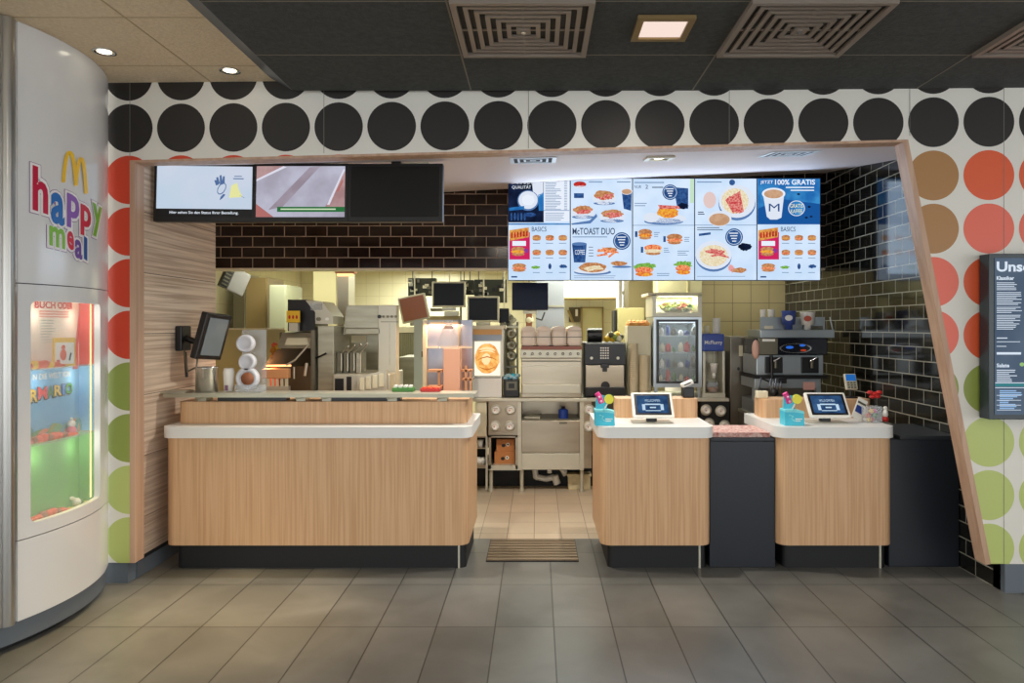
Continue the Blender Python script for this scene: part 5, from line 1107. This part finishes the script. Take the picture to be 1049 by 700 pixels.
m = MB(); m.prism(black, [(PX(294, 6.1), PZ(307, 6.1)), (PX(313, 6.1), PZ(307, 6.1)), (PX(322, 6.1), PZ(320, 6.1)), (PX(322, 6.1), zz+.001), (PX(294, 6.1), zz+.001)], 6.12, 6.5, 'xz'); build('body', m, t)
m = MB(); m.prism(steel_l, [(PX(313, 6.1), PZ(308, 6.1)), (PX(330, 6.1), PZ(309, 6.1)), (PX(341, 6.1), PZ(324, 6.1)), (PX(341, 6.1), PZ(332, 6.1)), (PX(323, 6.1), PZ(332, 6.1)), (PX(323, 6.1), PZ(320, 6.1))], 6.1, 6.45, 'xz'); m.pb(acryl, 318, 311, 330, 318, 6.09, .008); m.cyl(steel_d, (PX(327, 6.1), 6.1, PZ(327, 6.1)), (PX(327, 6.1), 6.06, PZ(327, 6.1)), .015); m.ell(cupw, 335, 327, 2, 1.6, 6.095); build('side', m, t, label='silver slanted side')
t = thing('yellow_sign', 'yellow warning card on a small grey clip below the toaster', 'sign', (PX(300, 6.0), 6.05, zz))
m = MB(); m.pb(yellow, 293.5, 318.5, 307, 330.5, 6.03, .012); build('card', m, t); m = MB(); zb(m, steel_l, 296, 331, 305, 6.03, .05, z=zz); build('clip', m, t)
m = MB()
for k in range(3): m.ell(red, 296.5+3.7*k, 325, 1.1, 2, 6.0285)
build('print', m, t)
m = MB(); X = PX(280, 6.15)
for k in range(8): m.ball((yellow, dot_or, mat('dried_gold', (190, 130, 40), .6))[k % 3], (X+.02*math.cos(k*2.1), 6.2+.02*math.sin(k*2.1), 1.24+.02*k), .03, .03, .026, wob=.2)
m.lathe(dot_or, [(0, 0), (.05, 0), (.045, .2), (.03, .33), (0, .34)], (X, 6.2, .901)); solo('orange_bottle', m, 'gold and orange bottle left of the steel hood', 'bottle')
# rear panels and lockers at left
t = thing('low_partition', 'pale green-beige partition behind the lid dispenser', 'partition', (PX(250, 6.95), 6.95, 0)); og = mat('green_beige_panel', (178, 172, 126), .5)
m = MB(); m.box(og, PX(212, 6.95), PX(292, 6.95), 6.95, 6.99, .02, PZ(338, 6.95)); build('panel', m, t); m = MB(); m.box(cream, PX(212, 6.95), PX(292, 6.95), 6.93, 7.01, PZ(338, 6.95), PZ(336.5, 6.95)); build('edge', m, t); m = MB(); m.box(steel, PX(215, 6.95), PX(290, 6.95), 6.96, 6.98, 0, .02); build('foot_rail', m, t)
def locker(x0, x1, Y, y0, mm, D, label, name='tall_locker', gap=None):
    t = thing(name, label, 'cabinet', (PX((x0+x1)/2, Y), Y+D/2, 0)); m = MB(); m.box(mm, PX(x0, Y), PX(x1, Y), Y, Y+D, .06, PZ(y0, Y), .004); build('body', m, t)
    m = MB(); m.box(black, PX(x0+1, Y), PX(x1-1, Y), Y+.02, Y+D-.02, 0, .06); build('plinth', m, t)
    m = MB(); m.box(mm, PX(x0+.8, Y), PX(x1-.8, Y), Y-.02, Y-.001, .1, PZ(y0+1, Y), .003); d = build('door', m, t); m = MB(); m.box(steel_d, PX(x1-2.4, Y), PX(x1-1.6, Y), Y-.035, Y-.02, 1.0, 1.15); build('handle', m, d)
    return t
ol = mat('olive_brown_locker', (156, 134, 88), .5); lg_ = mat('pale_green_locker', (196, 200, 168), .45)
locker(252, 274, 7.8, 284.5, ol, .5, 'olive brown tall cupboard at the rear left of the kitchen'); locker(276, 293.5, 7.5, 292, lg_, .5, 'pale green tall locker beside the olive brown cupboard')
locker(239, 252, 8.4, 281, mat('grey_locker', (168, 166, 150), .5), .4, 'grey tall locker left of the olive brown cupboard')
t = thing('steel_column', 'bright steel duct column behind the toaster', 'duct', (PX(351, 7.2), 7.3, 0)); m = MB(); m.box(steel_l, PX(345.5, 7.2), PX(357, 7.2), 7.2, 7.45, 0, 2.41); build('duct', m, t); m = MB(); m.box(steel, PX(345, 7.2), PX(357.5, 7.2), 7.19, 7.46, 1.6, 1.63); build('joint_band', m, t)
t = thing('olive_column', 'olive brown pillar left of the bright steel duct', 'pillar', (PX(330, 7.9), 8.0, 0)); m = MB(); m.box(mat('pillar_cream', (206, 196, 150), .6), PX(321, 7.9), PX(344, 7.9), 7.9, 8.2, 0, 2.41); build('shaft', m, t); m = MB(); m.box(cream, PX(320.5, 7.9), PX(344.5, 7.9), 7.89, 8.21, 0, .1); build('base', m, t)
t = thing('heat_lamp', 'small orange-lit lamp bar hanging just under the tiled header', 'lamp', (PX(352, 7.05), 7.05, PZ(283, 7.05)))
m = MB(); m.pb(brown, 343, 277, 363, 280, 7.02, .1, .004); m.box(steel, PX(352, 7.05)-.01, PX(352, 7.05)+.01, 7.06, 7.08, PZ(277, 7.02), 2.419); build('housing', m, t); m = MB(); m.pb(emi('orange_tube', (255, 196, 130), 2), 345, 280.2, 361, 283, 7.04, .05, .004); build('tube', m, t)
# hanging monitor at top left
Mh = Matrix.Translation((PX(236, 7.15), 7.15, PZ(299, 7.15))) @ Matrix.Rotation(math.radians(50), 4, 'Z') @ Matrix.Rotation(math.radians(24), 4, 'Y')
t = thing('hanging_monitor', 'tilted grey monitor with black vents hanging at the upper left of the kitchen', 'monitor', M=Mh)
m = MB(); m.M = Mh; m.box(mat('monitor_back_grey', (140, 138, 134), .5), -.06, .12, -.03, .02, 0, .24, .01); build('case', m, t)
m = MB(); m.M = Mh; m.box(black, -.13, -.06, -.02, .04, .01, .25)
for k in range(6): m.box(steel_d, -.125, -.065, -.025, -.02, .03+.036*k, .042+.036*k)
build('vents', m, t); m = MB(); m.M = Mh; m.box(black, -.02, .02, -.01, .01, .24, .33); build('hanger', m, t)
# ================================================================== fryer block
Y = 6.35; t = thing('fryer', 'big steel fryer block with a hood, right of the bright steel duct', 'fryer', (PX(375, Y), Y+.3, .9))
x0, xm, x1 = PX(356, Y), PX(390, Y), PX(408, Y)
m = MB(); m.prism(steel, [(PX(357, Y), PZ(313, Y)), (xm, PZ(313, Y)), (xm, PZ(343, Y)), (PX(353, Y), PZ(343, Y))], Y-.05, Y+.45, 'xz'); m.pb(steel, 353, 336, 390, 343, Y-.1, .1, .01); build('hood', m, t)
m = MB(); m.box(steel_l, xm, x1, Y-.1, Y+.04, .901, PZ(313, Y), .004); m.pb(steel_d, 390, 329.5, 408, 330.2, Y-.102, .01); m.pb(steel, 398.8, 331, 399.4, 374, Y-.102, .01); build('tower', m, t)
m = MB()
for k in range(5): X, Z = PX(389+4.2*k, Y-.1), PZ(324.5, Y-.1); m.cyl(black if k == 0 else steel_d, (X, Y-.1, Z), (X, Y-.125, Z), .016 if k == 0 else .011, seg=12)
build('knobs', m, t)
m = MB(); m.box(steel, PX(343, Y), xm, Y+.3, Y+.36, .9, PZ(343, Y)); m.pb(cream, 360, 344, 375, 351, Y+.29, .01); build('back_panel', m, t)
m = MB(); m.box(steel_l, PX(342, Y-.3), PX(400, Y-.3), Y-.33, Y+.28, .9, PZ(383, Y-.3), .01); m.pb(black, 343, 388, 352, 402, Y-.335, .01); m.pb(black, 355, 386, 360, 402, Y-.335, .01); build('fry_bath', m, t)
for k in range(4):
    Yk = 6.12; bx = 345+6.5*k; m = MB(); zt_ = PZ(383, Y-.3)+.001
    m.box(steel_d if k < 3 else steel, PX(bx, Yk), PX(bx+5.2, Yk), Yk, Yk+.2, zt_, PZ(361, Yk)-.0, .004); m.tube(steel_l, [(PX(bx+5, Yk), Yk-.01, PZ(380, Yk)), (PX(bx+5, Yk), Yk-.01, PZ(362, Yk)), (PX(bx+11, Yk-.15), Yk-.12, PZ(355-k, Yk-.15))], .007)
    solo('fry_basket', m, 'steel fry basket with a raised handle, %s of four on the fryer' % ('leftmost', 'second from the left', 'third from the left', 'rightmost')[k], 'fry basket', 'fry baskets')
t = thing('ingredient_rack', 'slanted row of four steel ingredient pans right of the fry bath', 'rack', (PX(382, 5.98), 5.98, .9))
Yr = 5.96; m = MB(); m.prism(steel_l, [(PX(366, Yr), .901), (PX(396, Yr), .901), (PX(396, Yr), PZ(379, Yr)), (PX(366, Yr), PZ(386, Yr))], Yr, Yr+.04, 'xz'); build('frame', m, t)
for k in range(4): m = MB(); xa = 368.5+6.6*k; m.box(cream, PX(xa, Yr), PX(xa+5, Yr), Yr-.015, Yr, PZ(400-1.2*k, Yr), PZ(387.5-1.6*k, Yr), .004); build('pan', m, t)
t = thing('steel_side_table', 'steel side table with a dark open end right of the fryer tower', 'table', (PX(420, 6.9), 7.2, 0))
m = MB(); m.pb(steel, 408, 366, 440, 370, 7.1, .6, .004); build('top', m, t)
m = MB(); m.pb(steel, 409, 370, 426, 420, 7.12, .5); m.pb(mat('dark_teal', (40, 66, 66), .5), 431, 371, 437, 420, 7.14, .4); build('side_panel', m, t); legs(t, (PX(410, 7.2), PX(438, 7.2)), (7.15, 7.6), 1.1)
t = thing('ribbed_cabinet', 'ribbed grey-green cabinet behind the steel side table', 'cabinet', (PX(416, 8.4), 8.6, 0)); rg = mat('grey_green_ribbed', (150, 146, 116), .5)
m = MB(); m.box(rg, PX(408, 8.4), PX(425, 8.4), 8.4, 8.8, 0, PZ(341, 8.4))
for k in range(8): m.box(rg, PX(408.6+2*k, 8.4), PX(409.6+2*k, 8.4), 8.385, 8.4, .05, PZ(342, 8.4))
build('body', m, t); m = MB(); m.box(cream, PX(408, 8.4), PX(425, 8.4), 8.38, 8.82, PZ(341, 8.4), PZ(335, 8.4)); build('top_board', m, t)
t = thing('white_post', 'white upright post left of the copper-lit steel panel', 'post', (PX(431, 6.75), 6.78, 0)); m = MB(); m.box(mat('pale_mint', (210, 220, 208), .45), PX(424, 6.95), PX(436, 6.95), 6.95, 7.05, 0, PZ(328, 6.95)); build('post', m, t); m = MB(); m.box(steel_d, PX(432, 6.95), PX(433.4, 6.95), 6.93, 6.95, PZ(366, 6.95), PZ(360, 6.95)); build('latch', m, t)
# steel splash panel with copper reflections
Y = 6.5; t = thing('steel_screen_panel', 'steel partition with glowing lower half behind the bottle-shaped dispenser', 'partition', (PX(460, Y), Y, .9))
bs = mat('blue_grey_steel', (164, 164, 170), .3, .8, noise=(4, (126, 130, 142), (1, 1, 1))); m = MB(); m.box(bs, PX(437, Y), PX(484, Y), Y, Y+.03, .901, PZ(328, Y)); build('panel', m, t)
m = MB(); m.box(cream, PX(434, Y), PX(437.5, Y), Y-.05, Y+.03, .901, PZ(328, Y)); m.box(steel_d, PX(470, Y), PX(472, Y), Y-.02, Y, .901, PZ(326, Y)); m.box(steel_l, PX(437, Y), PX(484, Y), Y-.03, Y, PZ(357, Y), PZ(355, Y)); build('frame', m, t)
t = thing('sauce_dispenser', 'bottle-shaped clear top on a copper-coloured box in front of the steel partition', 'dispenser', (PX(461, 6.1), 6.1, .9)); Y = 6.1
cop = mat('copper_pink_box', (224, 166, 136), .4); m = MB(); zb(m, cop, 454, 357, 471, Y-.06, .18, z=.901, bev=.006); build('box', m, t)
m = MB(); X = PX(459, Y); m.lathe(acryl, [(0, 0), (.09, 0), (.09, .05), (.075, .1), (.035, .2), (.035, .24), (0, .24)], (X, Y+.03, PZ(357, Y)+.001)); build('clear_top', m, t)
m = MB(); m.lathe(cop, [(0, 0), (.04, 0), (.03, .03), (0, .03)], (X, Y+.03, PZ(337, Y))); build('cap', m, t)
t = thing('wooden_rack', 'small orange wooden rack beside the copper-coloured dispenser', 'rack', (PX(445, 6.1), 6.1, .9)); wd = mat('orange_wood', (206, 150, 108), .5)
m = MB(); m.pb(wd, 438, 379, 453, 381.5, 6.1, .12); m.pb(wd, 448.5, 380, 451, 398, 6.1, .03); m.pb(wd, 437, 396, 453, 399, 6.08, .15); m.box(wd, PX(448.5, 6.1), PX(451, 6.1), 6.1, 6.13, .901, PZ(396, 6.1)); build('left_frame', m, t)
m = MB(); m.pb(wd, 472, 379, 484, 381, 6.15, .1); m.pb(wd, 476, 375, 478.5, 400, 6.15, .03); m.pb(wd, 471, 388, 484, 390, 6.15, .1); zb(m, wd, 481, 380, 483, 6.15, .03, z=.9); build('right_frame', m, t)
for x, nm, mm, lb in ((402, 'carton', green, 'green carton row with white tops near the counter shelf'), (431, 'carton', red, 'red packets lying beside the copper-coloured dispenser')):
    t = thing('packet_box', lb, 'packets', (PX(x+10, 4.8), 4.8, zs)); m = MB(); m.box(mm, PX(x, 4.8), PX(x+(22 if x == 402 else 20), 4.8), 4.78, 4.86, zs, zs+(.026 if x == 402 else .022), .003); build('box', m, t)
    m = MB()
    for k in range(4): m.box(cupw if x == 402 else dot_or, PX(x+1.5+5*k, 4.8), PX(x+5+5*k, 4.8), 4.79, 4.85, zs+(.026 if x == 402 else .022), zs+(.042 if x == 402 else .03), .003)
    build('contents', m, t)

# heat lamp bars above the landing zones
def heatbar(x0, x1, y, Y, p, label):
    t = thing('heat_lamp', label, 'lamp', (PX((x0+x1)/2, Y), Y, PZ(y, Y))); m = MB(); m.box(steel, PX(x0, Y), PX(x1, Y), Y-.04, Y+.06, PZ(y, Y), PZ(y, Y)+.02, .004)
    build('housing', m, t); m = MB(); m.box(emi('heat_glow', (255, 170, 110), 3), PX(x0+1, Y), PX(x1-1, Y), Y-.02, Y+.02, PZ(y, Y)-.004, PZ(y, Y)); build('tube', m, t)
    area('heat_bar_lamp', (PX((x0+x1)/2, Y), Y, PZ(y, Y)-.01), .3, .05, p, (1, .56, .3), parent=t)
heatbar(440, 470, 331, 6.43, 5, 'heat lamp bar above the copper-coloured dispenser'); 
# ================================================================== order monitors
def monitor(x0, y0, x1, y1, Y, rot, scr, label, frame=cream, top=2.42, bars=True):
    w = (x1-x0)*Y/F; h = (y1-y0)*Y/F; c = Vector((PX((x0+x1)/2, Y), Y, PZ((y0+y1)/2, Y))); Mm = Matrix.Translation(c) @ Matrix.Rotation(math.radians(rot), 4, 'Y')
    t = thing('order_monitor', label, 'monitor', M=Mm, group='order monitors in the kitchen'); m = MB(); m.M = Mm; m.box(frame, -w/2, w/2, -.01, .04, -h/2, h/2, .008); build('case', m, t)
    m = MB(); m.M = Mm; b = .018 if frame is not black else .006; m.box(scr, -w/2+b, w/2-b, -.0125, -.0095, -h/2+b, h/2-b); build('screen', m, t)
    if bars: m = MB(); m.M = Mm; m.box(steel_l, -.07, .07, -.005, .03, -h/2-.035, -h/2-.002, .008); build('stand', m, t)
    m = MB(); m.cyl(cream, (c.x, c.y+.06, c.z), (c.x, c.y+.06, top-.002), .007, seg=8); m.box(steel_d, c.x-.05, c.x+.05, c.y+.03, c.y+.07, c.z-.05, c.z+.05); build('hanger', m, t)
off_ = mat('monitor_off', (20, 21, 26), .25, spec=.12); offb = mat('monitor_off_blue', (18, 24, 50), .25, spec=.12)
monitor(409.5, 302.5, 438, 329.5, 7.1, -12, mat('monitor_brown', (176, 112, 82), .5), 'tilted monitor with a reddish brown screen, leftmost of the group')
monitor(442.5, 288.5, 477, 315, 7.2, 0, off_, 'black monitor in a cream frame, highest of the left group')
monitor(478.5, 303.5, 511.5, 330, 7.08, 0, off_, 'black monitor in a cream frame above the glowing bun picture')
monitor(511, 316, 521.5, 331, 7.2, 0, off_, 'small black frameless monitor half behind its neighbour', black, bars=False)
monitor(524.5, 289.5, 561.5, 318, 7.2, 0, offb, 'dark blue-black monitor right of the group, above the drinks dispenser', black)
def metalrack(x0, y0, x1, y1, Y, label):
    t = thing('cable_box', label, 'equipment box', (PX((x0+x1)/2, Y), Y, PZ(y1, Y)), 'dark equipment boxes hanging above the monitors'); dg_ = mat('dark_olive_metal', (52, 54, 40), .5, .3)
    m = MB(); m.pb(dg_, x0, y0, x1, y1, Y, .12); build('box', m, t); m = MB(); random.seed(int(x0))
    for k in range(16): X, Z = PX(random.uniform(x0+2, x1-2), Y), PZ(random.uniform(y0+2, y1-2), Y); m.box((steel_d, blackm, cream, steel)[k % 4], X-.02, X+.02, Y-.02, Y, Z-.01, Z+.02)
    build('fittings', m, t); m = MB(); m.cyl(steel_d, (PX(x0+4, Y), Y+.05, PZ(y0, Y)), (PX(x0+4, Y), Y+.05, 2.418), .006, seg=8); m.cyl(steel_d, (PX(x1-4, Y), Y+.05, PZ(y0, Y)), (PX(x1-4, Y), Y+.05, 2.418), .006, seg=8); build('hanger', m, t)
metalrack(418, 285, 446, 303, 7.5, 'dark metal equipment box behind the brown-screened monitor'); metalrack(471, 287, 485, 302, 7.5, 'narrow dark metal equipment box between the two cream-framed monitors'); metalrack(486, 286.5, 519, 310, 7.5, 'dark metal equipment box above the rightmost cream-framed monitor')
t = thing('monitor_rail', 'steel rail frame carrying boxes under the highest monitor', 'rail', (PX(457, 7.4), 7.4, PZ(330, 7.4))); m = MB(); m.pb(steel_l, 455, 319, 470, 324, 7.36, .05, .004); build('white_box', m, t)
m = MB(); m.pb(mat('sand_metal', (170, 152, 100), .5), 437, 324, 472, 329, 7.38, .08); m.pb(steel_d, 441, 316, 454, 319, 7.4, .04); m.pb(steel_d, 471, 312, 473, 330, 7.4, .03); m.cyl(steel_d, (PX(472, 7.42), 7.42, PZ(330, 7.42)), (PX(472, 7.42), 7.42, 2.418), .006, seg=8); build('rail', m, t)
m = MB(); X = PX(542, 7.42); m.box(brown, X-.03, X+.03, 7.42, 7.48, PZ(336, 7.42), PZ(320, 7.42), .006); m.ball(cream, (X, 7.45, PZ(328, 7.42)), .045, .04, .05); m.tube(black, [(X+.07, 7.42, PZ(326, 7.42)), (X+.13, 7.42, PZ(328, 7.42)), (X+.16, 7.42, PZ(320, 7.42))], .008); m.cyl(steel_d, (X, 7.45, PZ(322, 7.42)), (X, 7.48, PZ(306, 7.42)), .01, seg=8)
m.cyl(steel_d, (X, 7.48, PZ(306, 7.42)), (X, 7.48, 2.42), .006, seg=8); solo('monitor_bracket', m, 'cream and brown bracket under the dark blue-black monitor', 'bracket')
t = thing('cooling_unit', 'clutter of pale pipes and boxes left of the rounded dispenser hood', 'pipes', (PX(524, 7.3), 7.3, ZB)); m = MB()
for k in range(5): m.tube((steel, cream, steel_d)[k % 3], [(PX(514+3*k, 7.3), 7.3, ZB+.001), (PX(514+3*k, 7.3), 7.3, PZ(322+3*k, 7.3)), (PX(519+3*k, 7.3), 7.32, PZ(318+3*k, 7.3))], .02)
build('pipes', m, t); m = MB(); m.pb(cream, 514, 334, 530, 346, 7.36, .05); build('box', m, t)
# ================================================================== far kitchen, centre and right
t = thing('grey_duct', 'blue-grey duct column behind the dark blue-black monitor', 'duct', (PX(565, 7.5), 7.6, 0)); m = MB(); m.box(mat('duct_blue_grey', (150, 154, 160), .4, .4), PX(549, 7.7), PX(578, 7.7), 7.7, 7.9, 0, 2.41); build('duct', m, t); m = MB(); m.box(steel, PX(548.5, 7.7), PX(578.5, 7.7), 7.69, 7.91, 1.75, 1.77); build('joint_band', m, t)
t = thing('extractor_hood', 'wide white extractor hood far back below the menu screens', 'hood', (PX(606, 9.8), 9.9, PZ(304.5, 9.8))); m = MB(); m.box(white_p, PX(578, 9.8), PX(633, 9.8), 9.8, 10.4, PZ(304.5, 9.8), 2.42); build('hood', m, t); m = MB(); m.box(ol, PX(578, 9.8), PX(634, 9.8), 9.79, 10.41, PZ(306, 9.8), PZ(304.5, 9.8)); build('rim', m, t)
m = MB(); dm = mat('rear_door_cream', (206, 200, 152), .5); m.box(dm, PX(597, 10.9), PX(617, 10.9), 10.94, 10.99, 0, PZ(316, 10.9)); m.box(steel_d, PX(599, 10.9), PX(600.5, 10.9), 10.91, 10.94, 1.0, 1.1); struct('door_1', m)
m = MB(); m.box(ol, PX(595, 10.9), PX(597, 10.9), 10.92, 11, 0, PZ(314.5, 10.9)); m.box(ol, PX(617, 10.9), PX(618.5, 10.9), 10.92, 11, 0, PZ(314.5, 10.9)); m.box(ol, PX(595, 10.9), PX(618.5, 10.9), 10.92, 11, PZ(316, 10.9), PZ(314.5, 10.9)); struct('trim_4', m)
t = thing('wall_notice', 'dark window-like board with hanging tools left of the rear door', 'board', (PX(589, 10.9), 10.93, PZ(330, 10.9))); m = MB(); m.box(mat('board_brown', (90, 78, 52), .5), PX(583, 10.9), PX(594, 10.9), 10.93, 10.99, PZ(330, 10.9), PZ(315, 10.9)); build('board', m, t); m = MB(); m.box(cupw, PX(589.5, 10.9), PX(592, 10.9), 10.91, 10.93, PZ(324, 10.9), PZ(317, 10.9)); m.tube(ol, [(PX(582, 10.9), 10.9, PZ(318, 10.9)), (PX(587, 10.9), 10.9, PZ(330, 10.9))], .02); build('tools', m, t)
t = thing('white_shelf_unit', 'white open shelf tower left of the olive wall block', 'shelf', (PX(640, 8.9), 9.0, 0)); m = MB(); m.box(white_p, PX(634, 8.9), PX(637, 8.9), 8.9, 9.2, 0, 2.41); m.box(white_p, PX(641, 8.9), PX(643.5, 8.9), 8.9, 9.2, 0, 2.41); build('uprights', m, t)
m = MB()
for z in (.4, .8, 1.2, 1.6, 1.95, 2.2): m.box(white_p, PX(637, 8.9), PX(641, 8.9), 8.9, 9.2, z, z+.03)
build('shelves', m, t)
t = thing('olive_wall_block', 'olive brown wall cupboard left of the salad case', 'cabinet', (PX(655, 8.3), 8.4, 0)); m = MB(); m.box(mat('olive_block', (132, 118, 78), .6), PX(644, 8.3), PX(668, 8.3), 8.3, 8.7, 0, 2.41); build('block', m, t); m = MB(); m.box(MC['pillar_cream'], PX(668, 8.3), PX(682, 8.3), 8.35, 8.7, 0, 2.41); build('side', m, t, label='cream side panel')
t = thing('olive_cupboard', 'low olive cupboard with a dark left edge above the cup stacks', 'cabinet', (PX(648, 8.0), 8.1, 0)); m = MB(); m.box(mat('olive_cupboard_m', (176, 164, 112), .5), PX(632.5, 7.9), PX(660, 7.9), 7.9, 8.2, 0, PZ(315.5, 7.9), .006); build('body', m, t); m = MB(); m.box(blackm, PX(629.5, 7.9), PX(632, 7.9), 7.92, 8.2, 0, PZ(318, 7.9)); build('side', m, t, label='dark left side'); m = MB(); m.box(cream, PX(632.5, 7.9), PX(660.5, 7.9), 7.885, 7.9, 1.30, 1.32); build('handle_rail', m, t)
t = thing('cream_duct_box', 'cream boxing above the salad case', 'boxing', (PX(700, 7.6), 7.7, PZ(301, 7.6))); m = MB(); m.box(mat('cream_boxing', (204, 196, 156), .5), PX(674, 7.55), PX(719, 7.55), 7.55, 7.88, PZ(304, 7.55), 2.415); build('boxing', m, t); m = MB(); m.box(MC['pillar_cream'], PX(704, 7.55), PX(705, 7.55), 7.54, 7.55, PZ(304, 7.55), 2.41); build('seam_strip', m, t)
# ================================================================== CAMERA AND RENDER LOOK
cam = bpy.data.cameras.new('camera'); co = bpy.data.objects.new('camera', cam); COL.objects.link(co); S.camera = co
co.location = (0, 0, EYE); co.rotation_euler = (math.radians(90), 0, 0)
cam.sensor_width = 36; cam.lens = 36*F/1049; cam.shift_x = (524.5-CX)/1049; cam.shift_y = (CY-350)/1049; cam.clip_start = .05
S.view_settings.view_transform = 'Standard'; S.view_settings.look = 'None'; S.view_settings.gamma = 1; S.view_settings.use_curve_mapping = False
S.view_settings.exposure = 0
